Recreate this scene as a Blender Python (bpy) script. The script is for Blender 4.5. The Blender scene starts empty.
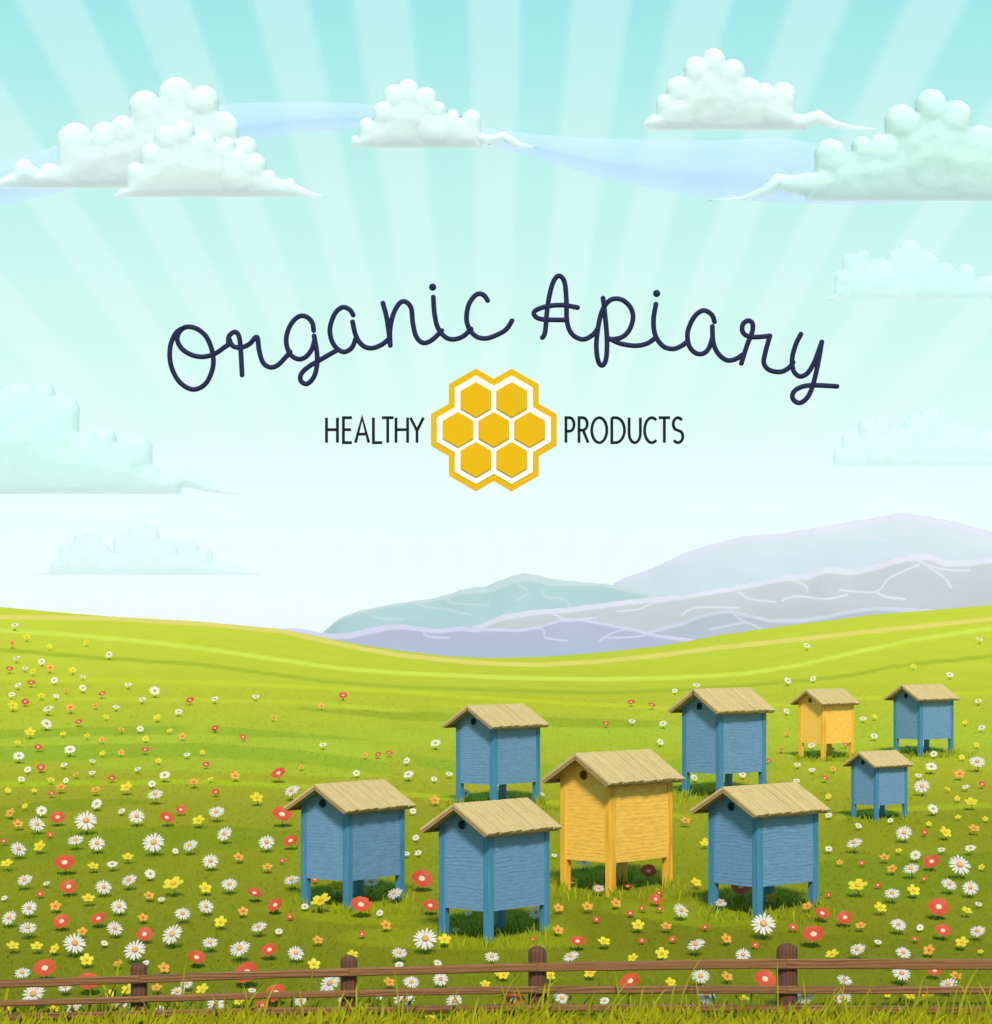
import bpy, bmesh, math, random
import numpy as np
from mathutils import Vector, Matrix, noise
random.seed(7); rng = np.random.default_rng(7)
S = bpy.context.scene
COL = S.collection
R = math.radians

# ------------------------------------------------------------------ camera model (metres)
F = 2400.0; CX = 496.0; HY = 632.0; CAMZ = 2.545; K = 8092.0
def P(px, py, d):                       # point at forward distance d
    return Vector(((px-CX)/F*d, d, CAMZ-(py-HY)/F*d))

CREST_X = [-400,0,66,111,200,281,321,361,400,450,491,541,600,660,721,792,872,933,992,1400]
CREST_Y = [590,607,613,616.5,621.5,629,637,645,650.8,656.4,658,657,652.5,646,635,625,615,610,605,588]
def crest(u): return np.interp(u, CREST_X, CREST_Y)
def base_curve(d):
    d = np.asarray(d, float)
    t = np.clip((d-60)/30, 0, 1)
    v0 = 530+K/60; m0 = -K/3600*30; v1 = 620.0
    h = (2*t**3-3*t**2+1)*v0 + (t**3-2*t**2+t)*m0 + (-2*t**3+3*t**2)*v1
    return np.where(d < 60, 530+K/np.maximum(d, 1), h)
def ysurf(u, d):
    t = np.clip((np.asarray(d, float)-35)/55, 0, 1); s = t*t*(3-2*t)
    return base_curve(d) + (crest(u)-620)*s
def ZT(x, y):                           # terrain height, numpy friendly
    x = np.asarray(x, float); y = np.asarray(y, float)
    yy = np.maximum(y, 16.0)
    u = CX + F*x/yy
    near = CAMZ-3.372+0.0425*np.maximum(y, -200)
    dc = np.minimum(yy, 90.0)
    zc = CAMZ-(ysurf(u, dc)-HY)*dc/F
    zfar = CAMZ-(crest(u)-HY)*yy/F - (np.maximum(yy-90, 0)**2)*0.0012
    zfar = np.maximum(zfar, -9.0)
    z = np.where(y < 16.0, near, np.where(yy <= 90, zc, zfar))
    return z
def GD(px, py):                         # distance at which pixel ray meets the meadow
    lo, hi = 10.0, 90.0
    for _ in range(50):
        m = (lo+hi)/2
        if float(ysurf(px, m)) > py: lo = m
        else: hi = m
    return (lo+hi)/2
def GP(px, py):
    d = GD(px, py); p = P(px, py, d); p.z = float(ZT(p.x, p.y)); return p

# ------------------------------------------------------------------ colour helpers
def lin(c): 
    c = np.asarray(c, float)/255.0
    return np.where(c <= 0.04045, c/12.92, ((c+0.055)/1.055)**2.4)
LG = np.array([1.66, 1.87, 1.93])        # how bright daylight shows a level white sheet
LGR = np.array([1.35, 1.79, 2.3])        # the same for the sward
def alb(c, L=LG): return tuple(np.clip(lin(c)/L, 0.004, 0.85))

# ------------------------------------------------------------------ materials
def newmat(name):
    m = bpy.data.materials.new(name); m.use_nodes = True
    nt = m.node_tree; nt.nodes.clear()
    out = nt.nodes.new('ShaderNodeOutputMaterial'); b = nt.nodes.new('ShaderNodeBsdfPrincipled')
    nt.links.new(b.outputs[0], out.inputs[0])
    b.inputs['Roughness'].default_value = 0.7; b.inputs['Specular IOR Level'].default_value = 0.2
    return m, nt, b, out
def N(nt, t, **k):
    n = nt.nodes.new(t)
    for a, v in k.items(): setattr(n, a, v)
    return n
def mixrgb(nt, a, b, f, mode='MIX'):
    n = N(nt, 'ShaderNodeMix', data_type='RGBA', blend_type=mode)
    for sock, v in ((n.inputs[6], a), (n.inputs[7], b), (n.inputs[0], f)):
        if isinstance(v, bpy.types.NodeSocket): nt.links.new(v, sock)
        elif isinstance(v, (tuple, list)): sock.default_value = (*v[:3], 1)
        else: sock.default_value = v
    return n.outputs[2]
def ramp(nt, src, pts):
    n = N(nt, 'ShaderNodeValToRGB'); e = n.color_ramp.elements
    e[0].position, e[0].color = pts[0][0], (*pts[0][1], 1)
    e[1].position, e[1].color = pts[-1][0], (*pts[-1][1], 1)
    for p, c in pts[1:-1]:
        k = e.new(p); k.color = (*c, 1)
    nt.links.new(src, n.inputs[0]); return n.outputs[0]
def bump(nt, b, h, strength, dist=0.01):
    n = N(nt, 'ShaderNodeBump'); n.inputs['Strength'].default_value = strength; n.inputs['Distance'].default_value = dist
    nt.links.new(h, n.inputs['Height']); nt.links.new(n.outputs[0], b.inputs['Normal'])

def m_wood(name, base, dark, axis='z', scale=30, dist=3.0, rough=.6, line=(.62, .8), spread=.06, bmp=.25, stretch=(0.35, 0.35, 1)):
    """painted or bare timber: wavy grain lines, slight plank-to-plank change"""
    m, nt, b, out = newmat(name)
    tc = N(nt, 'ShaderNodeTexCoord'); oi = N(nt, 'ShaderNodeObjectInfo')
    mp = N(nt, 'ShaderNodeMapping'); mp.inputs['Scale'].default_value = stretch
    nt.links.new(tc.outputs['Object'], mp.inputs[0])
    off = N(nt, 'ShaderNodeCombineXYZ')
    mu = N(nt, 'ShaderNodeMath', operation='MULTIPLY'); mu.inputs[1].default_value = 13.7
    nt.links.new(oi.outputs['Random'], mu.inputs[0])
    nt.links.new(mu.outputs[0], off.inputs[0]); nt.links.new(mu.outputs[0], off.inputs[2])
    nt.links.new(off.outputs[0], mp.inputs['Location'])
    w = N(nt, 'ShaderNodeTexWave', wave_type='BANDS', bands_direction=axis.upper(), wave_profile='SAW')
    w.inputs['Scale'].default_value = scale/6.28; w.inputs['Distortion'].default_value = dist
    w.inputs['Detail'].default_value = 2.5; w.inputs['Detail Scale'].default_value = 1.3; w.inputs['Detail Roughness'].default_value = .45
    nt.links.new(mp.outputs[0], w.inputs[0])
    ln = ramp(nt, w.outputs['Fac'], [(0, (0, 0, 0)), (line[0], (0, 0, 0)), (line[1], (1, 1, 1)), (1, (.25,)*3)])
    n1 = N(nt, 'ShaderNodeTexNoise'); n1.inputs['Scale'].default_value = 3; n1.inputs['Detail'].default_value = 3
    nt.links.new(mp.outputs[0], n1.inputs[0])
    n2 = N(nt, 'ShaderNodeTexNoise'); n2.inputs['Scale'].default_value = 45; n2.inputs['Detail'].default_value = 4
    nt.links.new(mp.outputs[0], n2.inputs[0])
    a = tuple(x*(1-spread*2) for x in base); c = tuple(min(1, x*(1+spread*2)) for x in base)
    c1 = mixrgb(nt, a, c, n1.outputs['Fac'])
    lf = N(nt, 'ShaderNodeMath', operation='MULTIPLY'); nt.links.new(ln, lf.inputs[0])
    r2 = ramp(nt, n1.outputs['Fac'], [(.35, (.25,)*3), (.6, (1, 1, 1))]); nt.links.new(r2, lf.inputs[1])
    c2 = mixrgb(nt, c1, dark, lf.outputs[0])
    r3 = ramp(nt, n2.outputs['Fac'], [(.3, (.86,)*3), (.7, (1.08,)*3)])
    c3 = mixrgb(nt, c2, r3, 1.0, 'MULTIPLY')
    nt.links.new(c3, b.inputs['Base Color'])
    b.inputs['Roughness'].default_value = rough
    bump(nt, b, n2.outputs['Fac'], bmp, .004)
    return m

def m_plain(name, c, rough=.6, var=.08, scale=20, transl=0):
    m, nt, b, out = newmat(name)
    tc = N(nt, 'ShaderNodeTexCoord'); n1 = N(nt, 'ShaderNodeTexNoise'); n1.inputs['Scale'].default_value = scale
    nt.links.new(tc.outputs['Object'], n1.inputs[0])
    oi = N(nt, 'ShaderNodeObjectInfo')
    ad = N(nt, 'ShaderNodeMath', operation='ADD'); nt.links.new(n1.outputs['Fac'], ad.inputs[0]); nt.links.new(oi.outputs['Random'], ad.inputs[1])
    ml = N(nt, 'ShaderNodeMath', operation='MULTIPLY'); nt.links.new(ad.outputs[0], ml.inputs[0]); ml.inputs[1].default_value = .5
    col = mixrgb(nt, tuple(x*(1-var) for x in c), tuple(min(1, x*(1+var)) for x in c), ml.outputs[0])
    nt.links.new(col, b.inputs['Base Color']); b.inputs['Roughness'].default_value = rough
    if transl:
        t = N(nt, 'ShaderNodeBsdfTranslucent'); nt.links.new(col, t.inputs[0])
        mx = N(nt, 'ShaderNodeMixShader'); mx.inputs[0].default_value = transl
        nt.links.new(b.outputs[0], mx.inputs[1]); nt.links.new(t.outputs[0], mx.inputs[2]); nt.links.new(mx.outputs[0], out.inputs[0])
    return m
def m_attr(name, transl=0, noise_amt=.0, rough=.9, bmp=0):
    m, nt, b, out = newmat(name)
    at = N(nt, 'ShaderNodeAttribute', attribute_name='tint'); src = at.outputs['Color']
    if noise_amt:
        tc = N(nt, 'ShaderNodeTexCoord')
        n1 = N(nt, 'ShaderNodeTexNoise'); n1.inputs['Scale'].default_value = .9; n1.inputs['Detail'].default_value = 8; n1.inputs['Roughness'].default_value = .65
        mp = N(nt, 'ShaderNodeMapping'); mp.inputs['Scale'].default_value = (1, .45, 1)
        nt.links.new(tc.outputs['Object'], mp.inputs[0]); nt.links.new(mp.outputs[0], n1.inputs[0])
        n2 = N(nt, 'ShaderNodeTexNoise'); n2.inputs['Scale'].default_value = 22; n2.inputs['Detail'].default_value = 3
        nt.links.new(mp.outputs[0], n2.inputs[0])
        r1 = ramp(nt, n1.outputs['Fac'], [(.3, (1-noise_amt,)*3), (.7, (1+noise_amt,)*3)])
        r2 = ramp(nt, n2.outputs['Fac'], [(.3, (1-noise_amt*.9,)*3), (.7, (1+noise_amt*.9,)*3)])
        src = mixrgb(nt, mixrgb(nt, src, r1, 1.0, 'MULTIPLY'), r2, 1.0, 'MULTIPLY')
        if bmp: bump(nt, b, n2.outputs['Fac'], bmp, .03)
    nt.links.new(src, b.inputs['Base Color']); b.inputs['Roughness'].default_value = rough; b.inputs['Specular IOR Level'].default_value = .05
    if transl:
        t = N(nt, 'ShaderNodeBsdfTranslucent'); nt.links.new(src, t.inputs[0])
        mx = N(nt, 'ShaderNodeMixShader'); mx.inputs[0].default_value = transl
        nt.links.new(b.outputs[0], mx.inputs[1]); nt.links.new(t.outputs[0], mx.inputs[2]); nt.links.new(mx.outputs[0], out.inputs[0])
    return m

# ------------------------------------------------------------------ object helpers
def tag(o, label=None, cat=None, group=None, kind=None):
    if label: o['label'] = label
    if cat: o['category'] = cat
    if group: o['group'] = group
    if kind: o['kind'] = kind
    return o
def empty(name, loc=(0, 0, 0)):
    o = bpy.data.objects.new(name, None); o.location = loc; o.empty_display_size = .1; COL.objects.link(o); return o
def link_bm(name, bm, mats, parent=None, smooth=False):
    me = bpy.data.meshes.new(name); bm.normal_update(); bm.to_mesh(me); bm.free()
    for m in (mats if isinstance(mats, (list, tuple)) else [mats]): me.materials.append(m)
    if smooth: me.polygons.foreach_set('use_smooth', [True]*len(me.polygons))
    o = bpy.data.objects.new(name, me); COL.objects.link(o)
    if parent: o.parent = parent
    return o
def np_mesh(name, verts, faces, mat, tint=None, smooth=False, parent=None):
    """faces: (n,3) or (n,4) int array"""
    me = bpy.data.meshes.new(name); nv = len(verts); nf, k = faces.shape
    me.vertices.add(nv); me.vertices.foreach_set('co', np.asarray(verts, np.float32).ravel())
    me.loops.add(nf*k); me.loops.foreach_set('vertex_index', faces.astype(np.int32).ravel())
    me.polygons.add(nf); me.polygons.foreach_set('loop_start', np.arange(0, nf*k, k, dtype=np.int32))
    try: me.polygons.foreach_set('loop_total', np.full(nf, k, np.int32))
    except Exception: pass
    me.update(calc_edges=True)
    if smooth: me.polygons.foreach_set('use_smooth', np.ones(nf, bool))
    if tint is not None:
        a = me.color_attributes.new('tint', 'FLOAT_COLOR', 'POINT')
        c = np.ones((nv, 4), np.float32); c[:, :3] = tint; a.data.foreach_set('color', c.ravel())
    me.materials.append(mat); me.validate()
    o = bpy.data.objects.new(name, me); COL.objects.link(o)
    if parent: o.parent = parent
    return o
def box(bm, c, s, mi=0, rot=None):
    r = bmesh.ops.create_cube(bm, size=1)
    for v in r['verts']:
        v.co = Vector((v.co.x*s[0], v.co.y*s[1], v.co.z*s[2]))
        if rot: v.co = rot @ v.co
        v.co += Vector(c)
    fs = set(f for v in r['verts'] for f in v.link_faces)
    for f in fs: f.material_index = mi
    return r['verts']
def bevel_all(bm, w, seg=2):
    bmesh.ops.bevel(bm, geom=[e for e in bm.edges if len(e.link_faces) == 2 and e.calc_face_angle(0) > .6], offset=w, segments=seg, affect='EDGES', profile=.5)

# ================================================================== MEADOW
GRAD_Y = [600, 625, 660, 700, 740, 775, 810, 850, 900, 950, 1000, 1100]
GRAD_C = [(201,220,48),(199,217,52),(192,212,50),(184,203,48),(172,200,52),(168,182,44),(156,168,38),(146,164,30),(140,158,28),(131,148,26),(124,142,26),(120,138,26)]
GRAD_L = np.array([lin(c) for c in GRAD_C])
def area(top, bot, c, soft=1.0): return ('A', top, bot, c, soft)
def stroke(pts, half, c): return ('S', pts, half, c)
BANDS = [
 area([(200,725),(300,733),(385,741)], [(200,735),(300,738),(385,741.5)], (152,188,44)),
 area([(0,730),(100,727),(200,725)], [(0,739),(100,736),(200,734)], (154,186,44)),
 area([(0,739),(100,736),(200,734),(300,740),(400,748)], [(0,747),(100,744),(200,743),(300,750),(400,764)], (174,203,58)),
 area([(0,747),(100,744),(200,743),(300,750),(400,764)], [(0,763),(100,760),(200,757),(300,764),(400,776)], (152,186,46)),
 area([(60,762),(120,758),(200,757),(300,764),(400,776)], [(60,764),(120,769),(200,771),(300,776),(400,778)], (170,196,52)),
 area([(400,752),(460,762),(560,768)], [(400,762),(460,776),(560,780)], (150,184,46)),
 area([(480,768),(620,764),(700,758),(792,764)], [(480,772),(620,790),(700,784),(792,770)], (150,184,44)),
 area([(560,726),(640,722),(700,728)], [(560,738),(640,734),(700,732)], (172,203,58)),
 area([(275,706),(330,709),(400,711),(520,716),(600,719),(680,721)], [(275,707),(330,713),(400,720),(520,727),(600,728),(680,727)], (158,184,40)),
 area([(400,700),(480,702),(560,706)], [(400,704),(480,709),(560,712)], (190,205,46)),
 area([(790,714),(830,702),(867,701)], [(790,730),(830,726),(867,711)], (158,192,44)),
 stroke([(0,677.5),(200,682),(400,692),(500,699),(600,705),(681,709),(792,704),(852,699),(992,691.6)], 1.9, (196,216,42)),
 stroke([(0,699),(200,700),(300,702),(420,712)], 2.2, (190,214,56)),
 stroke([(0,649.7),(81,656.8),(200,664.4),(281,675.5),(321,681),(400,687),(501,690.6),(600,693),(681,690),(751,685),(800,681),(852,675.5),(893,666.5),(992,656)], 1.8, (164,190,34)),
 stroke([(0,630),(60,634),(121,639),(200,648),(281,660),(341,668.5),(400,673),(501,677.5),(600,679.5),(681,677.5),(741,674),(800,665),(852,653),(913,640),(992,628)], 2.1, (208,236,84)),
 stroke([(-300,617),(0,617),(60,617.7),(111,618.5),(200,623.7),(281,631),(321,640),(361,648.7),(400,655),(450,660.4),(491,663.6),(541,664.8),(600,661.4),(660,655.4),(721,647.3),(792,640),(893,629),(992,619),(1300,600)], 2.2, (228,222,122)),
 stroke([(0,784.5),(100,783),(200,781.5),(300,786.5),(400,794),(452,798),(560,803),(640,812),(700,818)], 2.4, (172,200,32)),
 area([(0,808),(60,799),(120,799),(169,802)], [(0,821),(60,813),(120,806),(169,803)], (140,163,28)),
 area([(0,836),(60,830),(200,825),(300,831),(420,836)], [(0,863),(100,860),(150,861),(200,852),(300,845),(420,843)], (136,160,26)),
 stroke([(822,821),(860,815),(905,809),(992,805),(1100,802)], 2.6, (168,190,36)),
 area([(822,824),(860,818),(905,812),(1100,806)], [(822,842),(860,846),(905,850),(1100,846)], (146,162,30)),
 area([(780,866),(822,862),(872,857),(992,852),(1100,850)], [(780,880),(822,896),(913,901),(992,893),(1100,890)], (131,156,26)),
 area([(252,908),(280,903),(340,900),(430,902)], [(252,909),(290,917),(340,924),(430,926)], (152,172,30)),
 area([(325,939),(350,931),(420,926),(520,926),(600,930),(640,934)], [(325,940),(360,946),(420,949),(520,950),(590,946),(640,935)], (150,170,28)),
 area([(600,905),(700,902),(800,904)], [(600,922),(700,928),(800,922)], (146,170,28)),
 area([(560,905),(700,928),(780,932),(1000,944)], [(560,945),(700,960),(820,958),(1000,960)], (126,142,24)),
]
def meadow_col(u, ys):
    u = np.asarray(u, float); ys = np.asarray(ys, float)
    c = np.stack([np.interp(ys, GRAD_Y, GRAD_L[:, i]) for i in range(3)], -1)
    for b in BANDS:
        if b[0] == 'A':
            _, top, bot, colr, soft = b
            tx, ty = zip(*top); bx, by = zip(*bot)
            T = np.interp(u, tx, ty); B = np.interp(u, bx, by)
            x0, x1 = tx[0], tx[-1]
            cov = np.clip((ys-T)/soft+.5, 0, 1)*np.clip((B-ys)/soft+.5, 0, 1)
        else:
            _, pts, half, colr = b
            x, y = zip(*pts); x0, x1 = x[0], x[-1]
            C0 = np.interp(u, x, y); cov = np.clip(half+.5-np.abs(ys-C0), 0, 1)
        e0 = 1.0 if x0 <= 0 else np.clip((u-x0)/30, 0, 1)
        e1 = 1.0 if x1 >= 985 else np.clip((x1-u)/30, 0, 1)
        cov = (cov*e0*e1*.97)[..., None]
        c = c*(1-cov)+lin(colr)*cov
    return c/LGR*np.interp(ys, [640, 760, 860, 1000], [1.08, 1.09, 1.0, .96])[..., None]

def build_meadow():
    ucols = np.concatenate([np.array([-2600, -1800, -1100]), np.arange(-700, -30, 20), np.arange(-30, 1025, 3.0), np.arange(1030, 1720, 20), np.array([2200, 2900, 3600])])
    ypix = np.arange(1100, 606, -1.1)
    drows = [GD(496, y) for y in ypix if y > 659]
    drows = [d for d in drows if d < 60]
    drows += list(np.arange(60, 90.01, .75))
    near = [-60, -20, 0, 6, 10, 12, 13]
    far = [92, 95, 99, 104, 110, 118, 128, 140, 160, 190, 240, 320, 450, 700, 1000, 1500, 2450]
    rows = np.array(near+[d for d in drows if d > 13.3]+far)
    D, U = np.meshgrid(rows, ucols, indexing='ij')
    X = (U-CX)/F*np.maximum(D, 16.0)
    Z = ZT(X, D)
    V = np.stack([X, D, Z], -1).reshape(-1, 3)
    nr, nc = D.shape
    i = np.arange(nr-1)[:, None]*nc+np.arange(nc-1)[None, :]
    Fc = np.stack([i, i+1, i+nc+1, i+nc], -1).reshape(-1, 4)
    ys = ysurf(U, np.clip(D, 8, 90))
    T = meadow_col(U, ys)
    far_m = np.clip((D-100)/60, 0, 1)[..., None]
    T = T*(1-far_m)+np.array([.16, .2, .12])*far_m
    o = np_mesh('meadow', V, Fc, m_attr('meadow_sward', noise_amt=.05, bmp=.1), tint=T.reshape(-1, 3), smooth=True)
    tag(o, kind='structure')
build_meadow()

# ------------------------------------------------------------------ blades of grass
def blades(name, pos, h, w, lean, col, mat, seg=2):
    """pos (n,3), h,w (n), lean (n,2) xy tip offset"""
    n = len(pos); ang = rng.uniform(-.9, .9, n)
    wx = np.stack([np.cos(ang), np.sin(ang), np.zeros(n)], -1)
    rings = []; 
    for k in range(seg+1):
        t = k/seg
        c = pos + np.stack([lean[:, 0]*t**2, lean[:, 1]*t**2, h*t*(1-.12*t)], -1)
        if k < seg:
            ww = (w*(1-.55*t))[:, None]*.5
            rings += [c-wx*ww, c+wx*ww]
        else: rings.append(c)
    V = np.stack(rings, 1); m = V.shape[1]
    b = np.arange(n)[:, None]*m
    tris = []
    for k in range(seg-1):
        a = 2*k; tris += [[a, a+1, a+3], [a, a+3, a+2]]
    tris.append([2*seg-2, 2*seg-1, 2*seg])
    Fc = (b[:, :, None]+np.array(tris)[None]).reshape(-1, 3)
    shade = np.linspace(.9, 1.1, m)[None, :, None]
    T = (col[:, None, :]*shade).reshape(-1, 3)
    o = np_mesh(name, V.reshape(-1, 3), Fc, mat, tint=T, smooth=True)
    if len(o.data.vertices) == n*m:         # blades lit like the sward they belong to
        nn = np.zeros((n, m, 3), np.float32); nn[..., 2] = 1; nn[..., 1] = -.25; nn += rng.normal(0, .12, (n, 1, 3))
        nn /= np.linalg.norm(nn, axis=-1, keepdims=True)
        o.data.normals_split_custom_set_from_vertices(nn.reshape(-1, 3).tolist())
    return o
BL = m_attr('grass_blade', transl=.15)
def field_grass():
    n = 210000
    y = 15.7*np.exp(rng.uniform(0, 1, n)**.9*math.log(52/15.7))
    u = rng.uniform(-120, 1110, n); x = (u-CX)/F*y
    z = ZT(x, y)
    clump = np.array([noise.noise(Vector((a*1.3, b*.8, 0))) for a, b in zip(x[::1], y[::1])])
    h = (0.018+.022*rng.random(n))*(1+.5*clump)*np.interp(y, [15, 30, 52], [1, .9, .5])
    w = .006*np.interp(y, [15, 52], [1, 2.4])*(.7+.6*rng.random(n))
    lean = rng.normal(0, .014, (n, 2)); lean[:, 0] += .006
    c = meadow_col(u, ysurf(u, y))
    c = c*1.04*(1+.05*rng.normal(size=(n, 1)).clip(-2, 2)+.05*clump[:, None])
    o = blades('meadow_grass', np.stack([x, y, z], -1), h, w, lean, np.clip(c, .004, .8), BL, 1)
    tag(o, 'short green grass covering the flowering meadow', 'grass', kind='stuff')
field_grass()

# ================================================================== FENCE
FB = lambda x: float(np.interp(x, [-200, 0, 992, 1200], [1034, 1031, 1012, 1008]))
def FD(x): return GD(x, FB(x))
WD = m_wood('weathered_brown_wood', alb((164,116,74)), alb((108,72,48)), 'z', 75, 5, .75, bmp=.5, stretch=(.12, 1, 1), spread=.09, line=(.45, .8))
WP = m_wood('dark_brown_post_wood', alb((122,82,62)), alb((74,48,38)), 'x', 70, 5, .8, bmp=.5, stretch=(1, 1, .12), spread=.09, line=(.45, .8))
def build_fence():
    p0 = GP(496, FB(496)); root = empty('wooden_fence', p0)
    tag(root, 'low brown wooden rail fence with round topped posts along the front of the meadow', 'fence')
    posts = [(-72, 968, 18), (139, 962.5, 17), (349, 955, 16.5), (537.5, 946, 18.5), (787, 943, 21), (1040, 944, 20)]
    for px, top, wpx in posts:
        d = FD(px)+.02; sc = F/d; w = wpx/sc
        g = P(px, FB(px), d); gz = float(ZT(g.x, g.y))-.06; zt = P(px, top, d).z
        bm = bmesh.new(); segs = 20; rings = []
        hs = [0, .2, .45, .7, .85]+[.85+.15*k/5 for k in range(1, 6)]
        H = zt-gz; dome = w*.36
        zs = [gz+(H-dome)*q for q in (0, .25, .5, .75, 1)]+[zt-dome+dome*math.sin(a) for a in (.35, .7, 1.05, 1.35)]
        rs = [1.04, 1.02, 1, .98, 1]+[math.cos(a) for a in (.35, .7, 1.05, 1.35)]
        for z, r in zip(zs, rs):
            ring = []
            for k in range(segs):
                a = 2*math.pi*k/segs
                rr = w*.5*r*(1+.035*noise.noise(Vector((math.cos(a)*3+px, math.sin(a)*3, z*3))))
                sq = 1/max(abs(math.cos(a)), abs(math.sin(a)))**.35
                ring.append(bm.verts.new((g.x+rr*sq*math.cos(a)-p0.x, g.y+rr*sq*.8*math.sin(a)-p0.y, z-p0.z)))
            rings.append(ring)
        for a, b in zip(rings, rings[1:]):
            for k in range(segs): bm.faces.new((a[k], a[(k+1) % segs], b[(k+1) % segs], b[k]))
        bm.faces.new(rings[-1])
        link_bm('post', bm, WP, root, smooth=True)
    XS = [-200, 0, 250, 500, 750, 992, 1200]
    rails = [([988, 980.5, 971.5, 964, 959.3, 959.3, 960], [996, 988.5, 979.5, 972.5, 969, 970, 971]),
             ([1008, 1001, 993, 986.8, 986.3, 987, 988], [1014, 1007, 999.5, 994, 994, 994.5, 996]),
             ([1020, 1014.5, 1008.5, 1005, 1005, 1007, 1008], [1026, 1021, 1015, 1011.5, 1012, 1014, 1015])]
    ends = [-190, -72, 139, 349, 537.5, 787, 1040, 1190]
    for ri, (tp, bt) in enumerate(rails):
        for a, b in zip(ends, ends[1:]):
            bm = bmesh.new(); nseg = 24; prev = None
            for k in range(nseg+1):
                x = a+(b-a)*k/nseg; d = FD(x)-.065
                j = .35*noise.noise(Vector((x*.02, ri*7, 3)))
                zt = P(x, np.interp(x, XS, tp)+j, d).z-p0.z; zb = P(x, np.interp(x, XS, bt)+.5*noise.noise(Vector((x*.03, ri*5, 9))), d).z-p0.z
                X = (x-CX)/F*d-p0.x + (.001 if k == 0 else -.001 if k == nseg else 0); Y = d-p0.y; bz = .008; t = .034
                sec = [(0, zb+bz), (0, zt-bz), (.006, zt), (t-.006, zt), (t, zt-bz), (t, zb+bz), (t-.006, zb), (.006, zb)]
                ring = [bm.verts.new((X, Y+q[0], q[1])) for q in sec]
                if prev:
                    for q in range(8): bm.faces.new((prev[q], prev[(q+1) % 8], ring[(q+1) % 8], ring[q]))
                else: bm.faces.new(ring)
                prev = ring
            bm.faces.new(prev[::-1]); bmesh.ops.recalc_face_normals(bm, faces=bm.faces)
            link_bm('rail', bm, WD, root)
build_fence()

# foreground tall grass
def fore_grass():
    def batch(n, dmin, dmax, hpx, colr, wpx, seed, dens):
        r = np.random.default_rng(seed)
        u = r.uniform(-80, 1070, n)
        keep = r.random(n) < np.clip(.45+.9*np.array([noise.noise(Vector((a*.022, seed, 0))) for a in u])+dens, .08, 1)
        u = u[keep]; n = len(u)
        d = r.uniform(dmin, dmax, n); x = (u-CX)/F*d; z = ZT(x, d)-.01
        cl = np.array([noise.noise(Vector((a*.013, seed+5, 0))) for a in u])
        h = hpx/F*d*(.45+.6*r.random(n)**1.5)*(1+.45*cl)
        w = wpx/F*d*(.6+.7*r.random(n))
        lean = r.normal(0, 1, (n, 2))*np.stack([h*.24, h*.12], -1); lean[:, 0] += h*.15
        c = lin(np.array(colr))/LGR*(1+.16*r.normal(size=(n, 1)).clip(-2, 2))
        return np.stack([x, d, z], -1), h, w, lean, np.clip(c, .004, .8)
    parts = [batch(900, 16.1, 16.5, 40, (140,152,26), 3.2, 1, .0), batch(4200, 15.85, 16.25, 29, (158,172,26), 4.0, 2, .75),
             batch(500, 16.3, 16.9, 26, (108,138,30), 3.4, 3, -.1), batch(420, 16.1, 16.45, 74, (158,172,34), 2.8, 4, -.15)]
    A = [np.concatenate([p[i] for p in parts]) for i in range(5)]
    o = blades('tall_grass', *A, BL, 5)
    tag(o, 'tall yellow green grass blades growing in front of the brown rail fence', 'grass', kind='stuff')
fore_grass()

# ================================================================== BEEHIVES
def m_hive(cols):
    return dict(wall=m_wood(cols[0]+'_painted_boards', alb(cols[1], LWALL), alb(cols[2], LWALL), 'z', 64, 6, .45, line=(.78, .95), spread=.035, stretch=(.3, .3, 1)),
                post=m_wood(cols[0]+'_painted_post', alb(cols[3], LWALL), alb(cols[4], LWALL), 'x', 60, 3, .45, line=(.8, .97), spread=.05, stretch=(1, 1, .1)),
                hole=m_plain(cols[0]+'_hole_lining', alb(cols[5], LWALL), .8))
LWALL = np.array([1.04, 1.27, 1.37])
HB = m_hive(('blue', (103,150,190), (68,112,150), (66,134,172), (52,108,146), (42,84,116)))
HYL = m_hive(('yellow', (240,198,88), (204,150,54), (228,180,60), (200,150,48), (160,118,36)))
ROOF = m_wood('pale_pine_roof_boards', alb((244,216,152)), alb((160,122,66)), 'y', 84, 1.1, .65, line=(.6, .86), spread=.1, stretch=(.22, 1, .22))
ROOFE = m_wood('roof_edge_board', alb((196,166,112)), alb((160,128,84)), 'z', 120, 2, .7, line=(.6, .9), stretch=(.3, .3, 1))
W_, L_ = .53, .745; BZ, EZ, RZ = .276, .93, 1.155
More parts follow.
